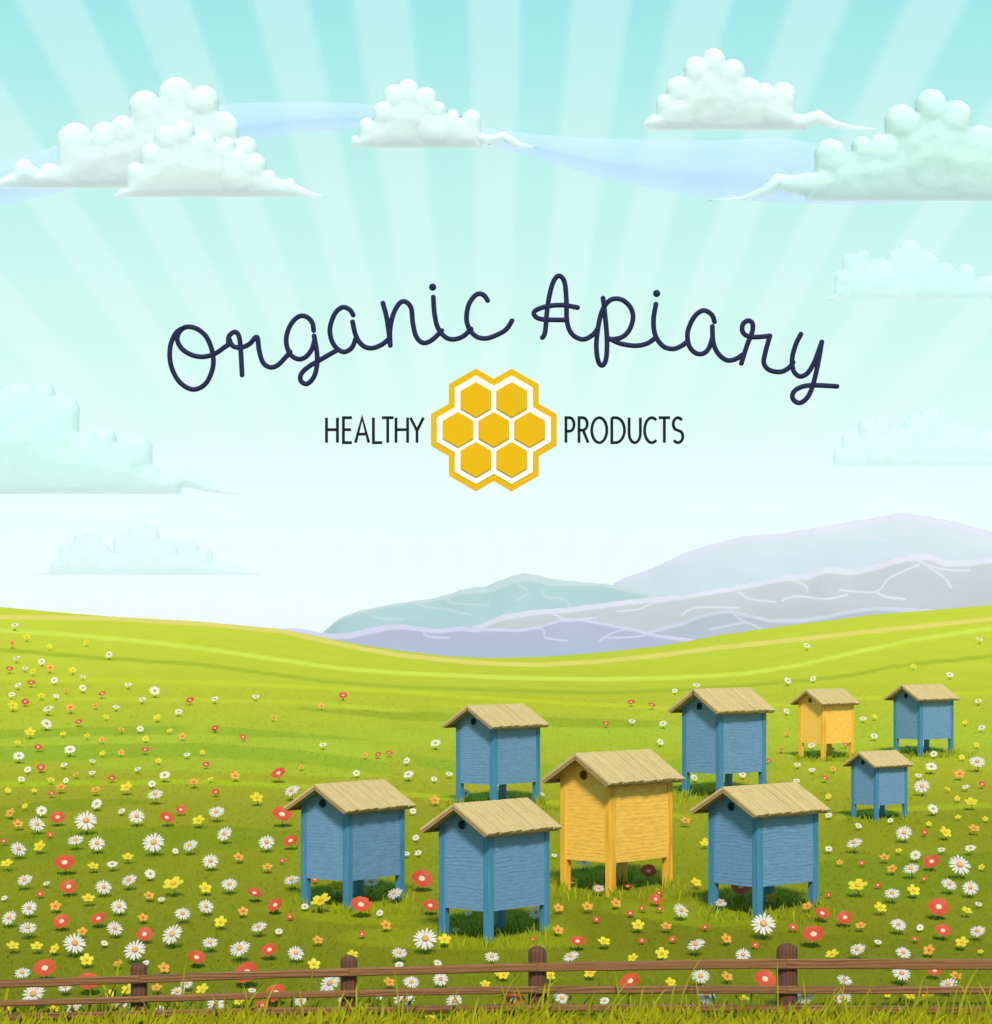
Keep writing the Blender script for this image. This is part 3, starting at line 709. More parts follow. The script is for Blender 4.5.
# ================================================================== MOUNTAINS
def smooth_path(pts, n=6):
    out = []
    P_ = [pts[0]]+list(pts)+[pts[-1]]
    for a, b, c, d in zip(P_, P_[1:], P_[2:], P_[3:]):
        for k in range(n):
            t = k/n
            out.append(tuple(.5*((2*b[i])+(-a[i]+c[i])*t+(2*a[i]-5*b[i]+4*c[i]-d[i])*t*t+(-a[i]+3*b[i]-3*c[i]+d[i])*t**3) for i in (0, 1)))
    out.append(pts[-1]); return out
def mountain(name, ridge, D, rock, snow, shade, veins, edge, seed, lbl):
    xs, ys = zip(*ridge); x0, x1 = xs[0], xs[-1]
    U = np.arange(x0, x1+1, .9); nt = 100
    rid0 = np.interp(U, xs, ys); kq = np.hanning(23)/np.hanning(23).sum(); rid0 = np.convolve(np.pad(rid0, 11, 'edge'), kq, 'valid'); jit = np.array([.9*noise.noise(Vector((u*.09, seed, 0)))+.15*noise.noise(Vector((u*.3, seed, 4))) for u in U])
    zb = -9.5
    V = []; T = []; 
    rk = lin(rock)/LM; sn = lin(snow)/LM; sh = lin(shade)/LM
    for j in range(nt+14):
        if j <= nt:
            t = j/nt
            rid = rid0+jit*t**8
            nz = np.array([noise.noise(Vector((u*.02+t*1.5, t*5, seed)))+.5*noise.noise(Vector((u*.05, t*11, seed))) for u in U])
            dd = D*(.88+.12*t)+nz*D*.003*(1-t)*min(1, t*8)
            pb = HY+(CAMZ-zb)*F/dd
            tz = t**.9
            py = pb+(rid-pb)*tz
            x = (U-CX)/F*dd; z = CAMZ-(py-HY)/F*dd
        else:
            q = (j-nt)/13; dd = np.full(len(U), D*(1+.28*q)); x = (U-CX)/F*dd
            z = (CAMZ-(rid-HY)/F*D)*(1-q)+zb*q; py = rid+200*q; nz = 0*U
        foot_mist = np.clip((py-rid)/55, 0, 1)  # misty fade towards the foot, painted into the rock tint
        c = rk[None]*(1-foot_mist[:, None])+sh[None]*foot_mist[:, None]
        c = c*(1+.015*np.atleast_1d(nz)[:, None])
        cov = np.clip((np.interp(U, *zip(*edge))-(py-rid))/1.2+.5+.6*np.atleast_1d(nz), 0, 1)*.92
        for v in [smooth_path(v_, 5) for v_ in veins]:
            for (ax, ay), (bx, by) in zip(v, v[1:]):
                L2 = (bx-ax)**2+(by-ay)**2
                tt = np.clip(((U-ax)*(bx-ax)+(py-ay)*(by-ay))/L2, 0, 1)
                dist = np.hypot(U-ax-tt*(bx-ax), py-ay-tt*(by-ay))
                cov = np.maximum(cov, np.clip(1.45-dist, 0, 1)*.9)
        c = c*(1-cov[:, None])+sn[None]*cov[:, None]
        V.append(np.stack([x, dd, z], -1)); T.append(c)
    V = np.array(V); T = np.array(T); nr, nc = V.shape[:2]
    i = np.arange(nr-1)[:, None]*nc+np.arange(nc-1)[None, :]
    Fc = np.stack([i, i+1, i+nc+1, i+nc], -1).reshape(-1, 4)
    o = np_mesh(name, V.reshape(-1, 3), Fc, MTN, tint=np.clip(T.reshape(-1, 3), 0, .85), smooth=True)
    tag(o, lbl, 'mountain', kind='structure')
MTN = m_attr('mountain_rock')
def _rock():
    nt = MTN.node_tree; b = [n for n in nt.nodes if n.type == 'BSDF_PRINCIPLED'][0]; at = [n for n in nt.nodes if n.type == 'ATTRIBUTE'][0]
    tc = N(nt, 'ShaderNodeTexCoord'); n1 = N(nt, 'ShaderNodeTexNoise', noise_type='RIDGED_MULTIFRACTAL'); n1.inputs['Scale'].default_value = .018; n1.inputs['Detail'].default_value = 6
    mp = N(nt, 'ShaderNodeMapping'); mp.inputs['Scale'].default_value = (1, .10, 2.2); nt.links.new(tc.outputs['Object'], mp.inputs[0]); nt.links.new(mp.outputs[0], n1.inputs[0])
    r1 = ramp(nt, n1.outputs['Fac'], [(0, (.93,)*3), (1, (1.07,)*3)])
    nt.links.new(mixrgb(nt, at.outputs['Color'], r1, 1.0, 'MULTIPLY'), b.inputs['Base Color'])
    bump(nt, b, n1.outputs['Fac'], .35, 6)
_rock()
LM = np.array([1.46, 1.66, 1.66])
def z7(l): return [(280+a/1.393, 500+b/1.393) for a, b in l]
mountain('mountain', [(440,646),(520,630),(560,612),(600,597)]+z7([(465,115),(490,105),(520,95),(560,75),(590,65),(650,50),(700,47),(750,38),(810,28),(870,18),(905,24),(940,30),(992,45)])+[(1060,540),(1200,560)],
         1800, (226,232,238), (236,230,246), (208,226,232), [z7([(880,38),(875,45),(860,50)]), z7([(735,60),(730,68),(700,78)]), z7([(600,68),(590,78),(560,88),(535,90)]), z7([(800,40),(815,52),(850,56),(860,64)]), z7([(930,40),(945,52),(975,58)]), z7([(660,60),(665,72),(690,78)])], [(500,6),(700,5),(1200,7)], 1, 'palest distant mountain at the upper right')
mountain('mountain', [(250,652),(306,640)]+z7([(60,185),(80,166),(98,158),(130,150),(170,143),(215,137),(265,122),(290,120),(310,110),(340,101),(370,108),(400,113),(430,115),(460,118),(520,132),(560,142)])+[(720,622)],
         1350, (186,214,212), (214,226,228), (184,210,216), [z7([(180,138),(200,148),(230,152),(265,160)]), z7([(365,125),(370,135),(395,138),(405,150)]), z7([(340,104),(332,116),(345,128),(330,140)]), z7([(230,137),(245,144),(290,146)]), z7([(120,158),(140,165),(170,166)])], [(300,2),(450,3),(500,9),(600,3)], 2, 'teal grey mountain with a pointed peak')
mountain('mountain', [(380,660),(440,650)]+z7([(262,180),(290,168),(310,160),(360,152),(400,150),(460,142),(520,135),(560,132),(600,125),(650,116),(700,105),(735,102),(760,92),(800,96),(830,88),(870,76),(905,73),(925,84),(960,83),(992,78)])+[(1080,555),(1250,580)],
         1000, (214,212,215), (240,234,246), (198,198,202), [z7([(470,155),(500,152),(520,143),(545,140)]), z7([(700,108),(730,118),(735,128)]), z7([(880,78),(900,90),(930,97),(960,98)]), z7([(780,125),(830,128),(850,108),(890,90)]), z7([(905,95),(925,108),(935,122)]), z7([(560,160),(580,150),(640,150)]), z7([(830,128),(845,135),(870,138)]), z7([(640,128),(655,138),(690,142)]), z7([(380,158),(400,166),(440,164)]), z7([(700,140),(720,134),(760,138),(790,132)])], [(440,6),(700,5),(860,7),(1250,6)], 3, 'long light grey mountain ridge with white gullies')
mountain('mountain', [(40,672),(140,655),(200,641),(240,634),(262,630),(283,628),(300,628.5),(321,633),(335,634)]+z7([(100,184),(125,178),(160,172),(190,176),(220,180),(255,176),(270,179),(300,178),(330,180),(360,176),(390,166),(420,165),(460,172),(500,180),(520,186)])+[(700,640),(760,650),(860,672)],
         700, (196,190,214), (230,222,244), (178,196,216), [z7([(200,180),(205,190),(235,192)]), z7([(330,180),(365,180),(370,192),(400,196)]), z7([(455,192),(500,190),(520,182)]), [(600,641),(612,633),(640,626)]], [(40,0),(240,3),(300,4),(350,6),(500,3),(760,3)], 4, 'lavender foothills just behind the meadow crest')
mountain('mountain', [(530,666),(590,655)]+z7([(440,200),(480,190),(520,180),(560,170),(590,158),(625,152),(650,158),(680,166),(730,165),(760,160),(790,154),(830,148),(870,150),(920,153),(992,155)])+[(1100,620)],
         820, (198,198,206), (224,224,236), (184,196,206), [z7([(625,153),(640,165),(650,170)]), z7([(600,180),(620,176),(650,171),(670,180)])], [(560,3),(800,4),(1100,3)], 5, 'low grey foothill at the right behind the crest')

# ================================================================== CLOUDS
def m_cloud(name, c, alpha=1.0):
    m, nt, b, out = newmat(name)
    tc = N(nt, 'ShaderNodeTexCoord'); n1 = N(nt, 'ShaderNodeTexNoise'); n1.inputs['Scale'].default_value = .012; n1.inputs['Detail'].default_value = 6
    nt.links.new(tc.outputs['Object'], n1.inputs[0])
    b.inputs['Base Color'].default_value = (*c, 1); b.inputs['Roughness'].default_value = 1; b.inputs['Specular IOR Level'].default_value = 0
    b.inputs['Subsurface Weight'].default_value = 1.0; b.inputs['Subsurface Radius'].default_value = (1, 1, 1); b.inputs['Subsurface Scale'].default_value = 60.0
    last = b.outputs[0]
    if alpha < 1:
        tr = N(nt, 'ShaderNodeBsdfTransparent'); m2 = N(nt, 'ShaderNodeMixShader'); m2.inputs[0].default_value = alpha
        nt.links.new(tr.outputs[0], m2.inputs[1]); nt.links.new(last, m2.inputs[2]); last = m2.outputs[0]
    nt.links.new(last, out.inputs[0]); return m
def cloud(circles, base, D, mat, label, wisps=(), depth=.75, vox=1.3, thin=False):
    """a billowy bank with a flat foot: puffs (x,y,r) give the scalloped outline, and the bank
    swells towards the viewer and away behind from that outline as a closed solid"""
    sc = D/F; cs = [tuple(c) for c in circles]
    for w in wisps:
        for (xa, ya, ra), (xb, yb, rb) in zip(w, w[1:]):
            ra, rb = max(ra, 1.0), max(rb, 1.0)
            n = max(2, int(abs(xb-xa)/max(.5, min(ra, rb)*.35)))
            cs += [(xa+(xb-xa)*k/n, ya+(yb-ya)*k/n, ra+(rb-ra)*k/n) for k in range(n+1)]
    rects = [(x-r*.97, x+r*.97, y, base) for x, y, r in circles if y < base-2]
    so_ = sorted(c for c in circles if c[1] < base-1)
    for c1, c2 in zip(so_, so_[1:]):        # no slits between neighbouring billows
        if c2[0]-c1[0] < 45: rects.append((c1[0]-.5, c2[0]+.5, max(c1[1], c2[1])-.35*min(c1[2], c2[2]), base))
    A = np.array(cs)
    def inside(px, py, eps=0.0):
        m = np.zeros(px.shape, bool)
        for x, y, r in cs: m |= ((px-x)**2+(py-y)**2 < max(0, r-eps)**2)
        for a, b, c, d in rects: m |= (px > a+eps) & (px < b-eps) & (py > c-.01) & (py < d-eps)
        return m & (py < base-eps+ (0 if eps else .0))
    B = []
    for x, y, r in cs:
        k = max(10, int(2*math.pi*r/.7)); t = np.arange(k)*2*math.pi/k
        B.append(np.stack([x+r*np.cos(t), y+r*np.sin(t)], -1))
    for a, b, c, d in rects:
        q = np.arange(c, d, .7); B += [np.stack([np.full(len(q), a), q], -1), np.stack([np.full(len(q), b), q], -1)]
    x0 = (A[:, 0]-A[:, 2]).min()-3; x1 = (A[:, 0]+A[:, 2]).max()+3; y0 = (A[:, 1]-A[:, 2]).min()-3
    B = np.concatenate(B); B = B[(B[:, 1] < base) & ~inside(B[:, 0], B[:, 1], .05)]
    q = np.arange(x0, x1, .5); fl = np.stack([q, np.full(len(q), base)], -1); fl = fl[inside(fl[:, 0], fl[:, 1]-.3)]
    B = np.concatenate([B, fl])
    g = .85; gx = np.arange(x0, x1, g); gy = np.arange(y0, base+2.5, g); GX, GY = np.meshgrid(gx, gy)
    px, py = GX.ravel(), GY.ravel(); ins = inside(px, py)
    dd = np.full(len(px), 1e9); near = np.zeros(len(px), np.int64)
    for k in range(0, len(px), 4000):
        e = ((px[k:k+4000, None]-B[None, :, 0])**2+(py[k:k+4000, None]-B[None, :, 1])**2); near[k:k+4000] = e.argmin(1); dd[k:k+4000] = np.sqrt(e.min(1))
    sd = np.where(ins, dd, -dd)
    keep = sd > -g*1.05
    px2 = np.where(sd < 0, B[near, 0], px); py2 = np.where(sd < 0, B[near, 1], py); di = np.maximum(sd, 0)
    H = base-y0; rim = 7.0
    dep = 5.5*np.sqrt(1-(1-np.minimum(di/rim, 1))**2)+0.17*H*depth*np.sqrt(np.clip(di/(H*.5), 0, 1))
    lob = np.zeros(len(px)); 
    for x, y, r in circles:                 # faint inner billows
        h2 = np.clip(1-((px-x)**2+(py-y)**2)/r**2, 0, 1); lob = np.maximum(lob, r*(.24 if r < 17 else .06)*np.sqrt(h2)*np.minimum(di/4, 1))
    lob = lob.reshape(GX.shape)
    for _ in range(5): lob = (lob+np.roll(lob, 1, 0)+np.roll(lob, -1, 0)+np.roll(lob, 1, 1)+np.roll(lob, -1, 1))/5
    nzv = np.array([1.2*noise.noise(Vector((a/17, b/12, D)))+.45*noise.noise(Vector((a/7, b/6, D)))+.15*noise.noise(Vector((a/2.6, b/2.6, D))) for a, b in zip(px, py)])
    dep = dep+lob.ravel()+nzv*np.minimum(di/5, 1)*1.1
    dep = np.where(sd > 0, np.maximum(dep, .02), 0)
    o0 = P(float(A[:len(circles), 0].mean()), base, D)
    def pos(sign):
        Y = D-sign*dep*sc
        return np.stack([(px2-CX)*sc-o0.x, Y-o0.y, CAMZ-(py2-HY)*sc-o0.z], -1)
    nyg, nxg = GX.shape; idx = np.full(nyg*nxg, -1); kk = np.where(keep)[0]; idx[kk] = np.arange(len(kk)); I = idx.reshape(nyg, nxg)
    a, b, c, d = I[:-1, :-1], I[:-1, 1:], I[1:, 1:], I[1:, :-1]; ok = (a >= 0) & (b >= 0) & (c >= 0) & (d >= 0)
    FQ = np.stack([a[ok], d[ok], c[ok], b[ok]], -1); nk = len(kk)
    V = np.concatenate([pos(1)[kk], pos(-1)[kk]]); FA = np.concatenate([FQ, FQ[:, ::-1]+nk])
    o = np_mesh('cloud', V, FA, mat, smooth=True); o.location = o0
    bm = bmesh.new(); bm.from_mesh(o.data); bmesh.ops.remove_doubles(bm, verts=bm.verts, dist=.03*sc)
    for f in bm.faces: f.smooth = True
    bm.to_mesh(o.data); bm.free()
    tag(o, label, 'cloud', 'clouds in the sky')
    return o
def zc(l, ox=0, oy=0, k=1.984): return [(ox+a/k, oy+b/k, r/k) for a, b, r in l]
CW = m_cloud('cloud_white', (.53,.595,.57), .86); CG = m_cloud('cloud_mint', (.47,.59,.545), .80); CP = m_cloud('cloud_pale_mint', (.52,.66,.61), .6); CF = m_cloud('cloud_faint', (.55,.68,.645), .36)
cloud(zc([(50,338,22),(100,350,26),(150,280,36),(208,268,26),(245,256,26),(288,212,32),(350,190,36),(405,200,30),(440,255,34),(488,295,24),(320,270,60),(240,320,40),(400,290,55),(180,330,40)]), 188, 4200, CW,
      'large white cloud at the upper left, the back one of two overlapping', wisps=[zc([(60,345,20),(20,362,14),(-40,376,6),(-80,382,2)])])
cloud(zc([(245,384,10),(270,340,18),(300,305,20),(330,272,24),(362,262,24),(405,284,24),(450,290,18),(470,320,26),(505,328,24),(535,352,14),(575,366,12),(400,340,46),(330,345,40),(470,360,28)]), 197, 3600, CW,
      'small white cloud overlapping the large upper left cloud in front', wisps=[zc([(545,366,14),(575,372,12),(610,386,8),(650,396,4),(690,400,1.5)]), zc([(265,380,12),(245,386,9),(228,390,4)])])
cloud(zc([(705,278,9),(728,250,16),(760,222,20),(782,190,22),(810,180,22),(845,195,22),(870,218,16),(898,232,14),(935,238,20),(916,250,16),(800,245,40),(860,262,30),(930,268,18)]), 148, 3900, CW,
      'small white cloud in the upper middle, left of centre', wisps=[zc([(945,272,12),(970,278,9),(1000,270,9),(1030,288,7),(1060,296,4),(1095,300,1.5)]), zc([(715,284,9),(700,288,5)])])
cloud(zc([(310,246,14),(332,208,18),(360,180,26),(395,140,25),(430,122,24),(468,146,26),(500,185,28),(532,190,22),(570,192,26),(420,200,55),(500,228,36),(560,235,30),(360,235,30)], 500, 0, 2.016), 130, 3700, CW,
      'white cloud at the top right, highest in the sky', wisps=[zc([(580,246,18),(610,246,14),(640,236,14),(670,250,8),(710,258,5),(760,262,1.5)], 500, 0, 2.016), zc([(310,246,12),(292,250,5)], 500, 0, 2.016)])
cloud(zc([(665,312,32),(728,295,20),(770,300,30),(808,245,34),(868,212,32),(918,235,32),(965,290,36),(1010,300,46),(1040,250,40),(780,350,45),(880,320,70),(960,360,50),(1060,340,60),(640,370,24)], 500, 0, 2.016), 201, 3400, CG,
      'large mint white cloud at the right edge of the sky', wisps=[zc([(620,372,24),(590,372,18),(560,366,16),(535,385,10),(490,400,5),(440,405,3),(410,408,1.5)], 500, 0, 2.016)])
cloud([(20,405,22),(8,420,30),(45,392,10),(62,412,18),(40,430,34),(85,445,14),(105,440,12),(137,450,16),(110,465,24),(60,462,36),(0,455,40),(-30,440,40),(150,475,10),(175,482,7)], 494, 3000, CP,
      'wide pale green cloud at the left edge above the meadow', wisps=[[(140,478,14),(165,483,9),(185,478,9),(200,484,6),(215,490,3),(240,494,1)]])
cloud([(60,567,9),(68,551,9),(82,541,9),(94,542,8),(98,556,14),(140,532,11),(150,535,10),(125,545,12),(165,550,12),(188,550,11),(205,556,8),(140,560,20),(180,566,12),(225,570,5),(110,566,14)], 575, 6500, CF,
      'lowest faint cloud, at the left just above the hillside', wisps=[[(215,568,7),(235,571,4),(258,575,1)], [(60,571,5),(45,574,2),(34,575,1)]], vox=1.2)
cloud([(842,278,8),(850,262,9),(862,258,8),(900,262,14),(910,252,12),(925,268,16),(880,275,16),(945,275,12),(965,274,10),(985,290,14),(1010,285,20),(930,288,16),(860,285,14)], 300, 4500, CF,
      'faint pale cloud at the right edge below the large mint cloud', wisps=[[(850,295,5),(825,300,2),(805,302,1)]])
cloud([(842,455,9),(850,440,9),(868,428,10),(882,426,9),(900,440,14),(915,426,12),(930,420,12),(945,432,14),(965,440,14),(985,442,14),(1010,435,20),(930,450,20),(880,452,16)], 467, 5200, CF,
      'faint pale cloud low at the right edge above the mountains', wisps=[[(845,462,6),(835,466,2),(822,467,1)]])
# thin lavender veil of high cloud winding across the sky
def veil():
    top = [(-80,178),(0,163),(60,145),(120,125),(180,110),(240,103),(300,101.5),(360,103),(420,112),(480,128),(540,135),(600,139),(700,141),(780,138),(860,150),(940,170),(1000,185),(1080,198)]
    bot = [(-80,215),(0,206),(60,192),(120,176),(200,152),(280,136),(340,129),(400,128),(460,137),(520,153),(600,178),(680,194),(760,202),(860,206),(940,200),(1000,193),(1080,200)]
    D = 9000; U = np.arange(-80, 1081, 8.0)
    T = np.interp(U, *zip(*top)); B = np.interp(U, *zip(*bot)); k = np.hanning(9)/np.hanning(9).sum()
    T = np.convolve(np.pad(T, 4, 'edge'), k, 'valid'); B = np.convolve(np.pad(B, 4, 'edge'), k, 'valid')
    rings = []; m = 20
    for q in range(m):
        a = 2*math.pi*q/m
        py = (T+B)/2-(B-T)/2*math.sin(a); dd = D+260*math.cos(a)
        rings.append(np.stack([(U-CX)/F*dd, np.full(len(U), dd), CAMZ-(py-HY)/F*dd], -1))
    V = np.stack(rings, 1); nc = m; nr = len(U)
    i = np.arange(nr-1)[:, None]*nc+np.arange(nc)[None, :]; j = np.arange(nr-1)[:, None]*nc+(np.arange(nc)+1)[None, :] % nc
    Fc = np.stack([i, j, j+nc, i+nc], -1).reshape(-1, 4)
    m_ = m_cloud('high_veil', (.42,.50,.78), .30)
    o = np_mesh('cloud_veil', V.reshape(-1, 3), Fc, m_, smooth=True)
    tag(o, 'thin lavender blue band of high cloud winding behind the white clouds', 'cloud')
veil()

# ================================================================== LETTERING HANGING OVER THE FAR MEADOW
TD = 84.0
NAVY = m_plain('navy_lacquer', tuple(lin((44,40,92))/1.9), .45, .03, 5); INK = m_plain('black_lacquer', tuple(lin((30,34,44))/2.6), .5, .03, 5)
HONEY = m_plain('honey_yellow_lacquer', (.54,.29,.0), .45, .03, 5); PALE = m_plain('white_lacquer', (.80,.85,.82), .5, .02, 5)
def tube(bm, pts, r, o0, D, m=10, dy=0):
    """round rod along px points (x,y), radius px, with domed ends"""
    sc = D/F; Q = [P(x, y, D)-o0+Vector((0, dy, 0)) for x, y in pts]; rings = []
    for i, q in enumerate(Q):
        t = (Q[min(i+1, len(Q)-1)]-Q[max(i-1, 0)]).normalized(); nrm = Vector((-t.z, 0, t.x))
        rings.append((q, nrm, r*sc))
    t0 = (Q[0]-Q[1]).normalized(); t1 = (Q[-1]-Q[-2]).normalized()
    rings = [(Q[0]+t0*r*sc*math.sin(a), rings[0][1], r*sc*math.cos(a)) for a in (1.5, 1.1, .6, .3)]+rings+[(Q[-1]+t1*r*sc*math.sin(a), rings[-1][1], r*sc*math.cos(a)) for a in (.3, .6, 1.1, 1.5)]
    prev = None
    for q, nrm, rr_ in rings:
        ring = [bm.verts.new(q+nrm*rr_*math.cos(2*math.pi*k/m)+Vector((0, 1, 0))*rr_*math.sin(2*math.pi*k/m)) for k in range(m)]
        if prev:
            for k in range(m): bm.faces.new((prev[k], prev[(k+1) % m], ring[(k+1) % m], ring[k]))
        else: bm.faces.new(ring)
        prev = ring
    bm.faces.new(prev[::-1])
def script_word(letters, ox, anchor, label):
    root = empty('script_lettering', P(anchor[0], anchor[1], TD))
    for strokes in letters:
        bm = bmesh.new()
        for i, st in enumerate(strokes):
            if len(st) == 1:
                q = P(ox+st[0][0]/2.834, 260+st[0][1]/2.834, TD)-root.location
                bmesh.ops.create_uvsphere(bm, u_segments=16, v_segments=10, radius=3.7*TD/F, matrix=Matrix.Translation(q)); continue
            tube(bm, [(ox+a/2.834, 260+b/2.834) for a, b in smooth_path(st)], 2.5, root.location, TD, dy=.004*i)
        bmesh.ops.recalc_face_normals(bm, faces=bm.faces)
        link_bm('letter', bm, NAVY, root, True)
    tag(root, label, 'lettering')
ORG = [[[(102,190),(74,206),(57,248),(60,300),(84,346),(122,367),(158,350),(178,305),(177,262),(161,220),(133,195),(102,190),(82,206),(78,230),(94,255),(124,271),(155,274),(185,265),(210,248),(222,240)]],
 [[(222,240),(224,216),(240,204),(252,216),(257,255),(261,326)],[(224,222),(234,243),(257,248),(282,238),(303,218),(309,255),(320,290),(340,304),(362,298),(383,277),(397,260)]],
 [[(464,200),(459,176),(441,160),(420,161),(399,183),(387,215),(388,245),(400,270),(421,281),(441,275),(458,254),(466,228)],[(465,215),(473,262),(473,300),(464,332),(445,351),(428,343),(428,324),(446,305),(482,283),(533,254)]],
 [[(576,156),(566,141),(546,134),(526,149),(513,179),(510,206),(518,235),(535,255),(554,260),(573,247),(583,222)],[(574,175),(583,213),(600,240),(625,250),(655,241),(679,222)]],
 [[(660,122),(672,170),(681,242)],[(681,240),(680,200),(689,155),(706,124),(723,118),(740,136),(745,180),(755,218),(775,235),(800,226),(827,200)]],
 [[(803,105),(806,150),(815,190),(835,217),(860,225),(888,216),(910,195)],[(801,77)]],
 [[(957,115),(945,99),(925,98),(904,125),(897,165),(905,195),(925,217),(955,222),(992,208),(1012,194),(1026,172)]]]
API = [[[(120,220),(128,203),(135,130),(148,70),(165,45),(182,60),(188,110),(190,175),(205,211),(235,225),(262,213),(276,196)],[(220,135),(180,128),(135,131),(101,143),(98,157),(120,168),(190,170)]],
 [[(292,108),(297,150),(303,220),(301,278),(290,299),(278,285),(273,240),(280,180),(293,136),(316,112),(346,113),(370,135),(377,165),(366,199),(345,219),(316,225)],[(308,222),(342,237),(385,243),(418,236),(441,220)]],
 [[(442,125),(435,170),(440,213),(462,244),(490,252),(515,243),(532,230)],[(444,95)]],
 [[(608,175),(600,155),(578,143),(556,155),(540,180),(531,212),(537,245),(555,264),(576,265),(592,250),(602,220)],[(602,188),(604,230),(616,262),(640,283),(665,282),(688,268)]],
 [[(684,293),(700,242),(715,203),(715,179),(702,172),(688,183),(688,204),(705,217),(735,218),(765,215)],[(765,215),(752,262),(748,293),(764,312),(795,317),(818,306),(831,290)]],
 [[(853,210),(838,240),(828,280),(832,314),(850,330),(872,320),(891,289),(905,252),(912,232)],[(912,232),(900,300),(885,360),(870,391),(849,405),(831,395),(831,376),(851,361),(885,355),(955,358)]]]
script_word(ORG, 150, (340, 340), 'dark navy handwritten word Organic arching in the left half of the sky')
script_word(API, 500, (680, 340), 'dark navy handwritten word Apiary sloping down in the right half of the sky')
for m_ in (NAVY, INK, HONEY):
    [n for n in m_.node_tree.nodes if n.type == 'BSDF_PRINCIPLED'][0].inputs['Specular IOR Level'].default_value = .04
# plain capitals: unit boxes, x 0..w, y 0 (top) .. 1 (bottom)
def arc(cx, cy, rx, ry, a0, a1, n=14): return [(cx+rx*math.cos(R(a0+(a1-a0)*k/n)), cy+ry*math.sin(R(a0+(a1-a0)*k/n))) for k in range(n+1)]
GL = {'H': [[(0,0),(0,1)],[(1,0),(1,1)],[(0,.48),(1,.48)]], 'E': [[(1,0),(0,0),(0,1),(1,1)],[(0,.48),(.9,.48)]], 'A': [[(0,1),(.5,0),(1,1)],[(.17,.66),(.83,.66)]],
      'L': [[(0,0),(0,1),(1,1)]], 'T': [[(0,0),(1,0)],[(.5,0),(.5,1)]], 'Y': [[(0,0),(.5,.52),(1,0)],[(.5,.52),(.5,1)]],
      'P': [[(0,1),(0,0),(.45,0)]+arc(.45,.27,.55,.27,-90,90)+[(0,.54)]], 'R': [[(0,1),(0,0),(.4,0)]+arc(.4,.25,.5,.25,-90,90)+[(0,.5)],[(.45,.5),(1,1)]],
      'O': [arc(.5,.5,.5,.5,0,360,28)], 'D': [[(0,0),(0,1),(.3,1)]+arc(.3,.5,.7,.5,90,-90)+[(0,0)]], 'U': [[(0,0),(0,.62)]+arc(.5,.62,.5,.38,180,0)+[(1,0)]],
      'C': [arc(.62,.5,.62,.5,-52,-308,22)], 'S': [arc(.5,.255,.46,.255,-35,-235,12)+arc(.5,.755,.48,.245,-55,145,12)]}
def ribbon(bm, pts, w, o0, D, dy):
    """flat bar of square section along px points with mitred corners"""
    sc = D/F; n = len(pts); L = []
    for i in range(n):
        a = Vector(pts[max(i-1, 0)]); b = Vector(pts[i]); c = Vector(pts[min(i+1, n-1)])
        d1 = (b-a).normalized() if (b-a).length > 1e-6 else (c-b).normalized(); d2 = (c-b).normalized() if (c-b).length > 1e-6 else d1
        m_ = (d1+d2).normalized(); k = 1/max(.45, m_.dot(d1)); nn = Vector((-m_.y, m_.x))*w*.5*k
        if i == 0: b = b-d2*w*.0
        L.append((b+nn, b-nn))
    prev = None; th = 2.4*sc
    for p, q in L:
        P1, P2 = P(p.x, p.y, D)-o0, P(q.x, q.y, D)-o0
        ring = [bm.verts.new(P1+Vector((0, dy, 0))), bm.verts.new(P2+Vector((0, dy, 0))), bm.verts.new(P2+Vector((0, th+dy, 0))), bm.verts.new(P1+Vector((0, th+dy, 0)))]
        if prev:
            for k in range(4): bm.faces.new((prev[k], prev[(k+1) % 4], ring[(k+1) % 4], ring[k]))
        else: bm.faces.new(ring)
        prev = ring
    bm.faces.new(prev[::-1])
def caps_word(word, slots, label):
    root = empty('capital_lettering', P((slots[0][0]+slots[-1][1])/2, 444, TD))
    for ch, (xa, xb) in zip(word, slots):
        bm = bmesh.new()
        for i, st in enumerate(GL[ch]): ribbon(bm, [(xa+(xb-xa)*a, 417.6+25*b) for a, b in st], 2.8, root.location, TD, .004*i)
        bmesh.ops.recalc_face_normals(bm, faces=bm.faces); link_bm('letter', bm, INK, root)
    tag(root, label, 'lettering')
caps_word('HEALTHY', [(150+a/2.834, 150+b/2.834) for a, b in [(500,531),(548,572),(582,620),(633,658),(657,690),(697,730),(738,775)]], 'thin black capital word HEALTHY left of the yellow honeycomb emblem')
caps_word('PRODUCTS', [(500+a/2.834, 500+b/2.834) for a, b in [(187,210),(224,250),(260,303),(317,353),(366,398),(410,443),(450,482),(490,519)]], 'thin black capital word PRODUCTS right of the yellow honeycomb emblem')
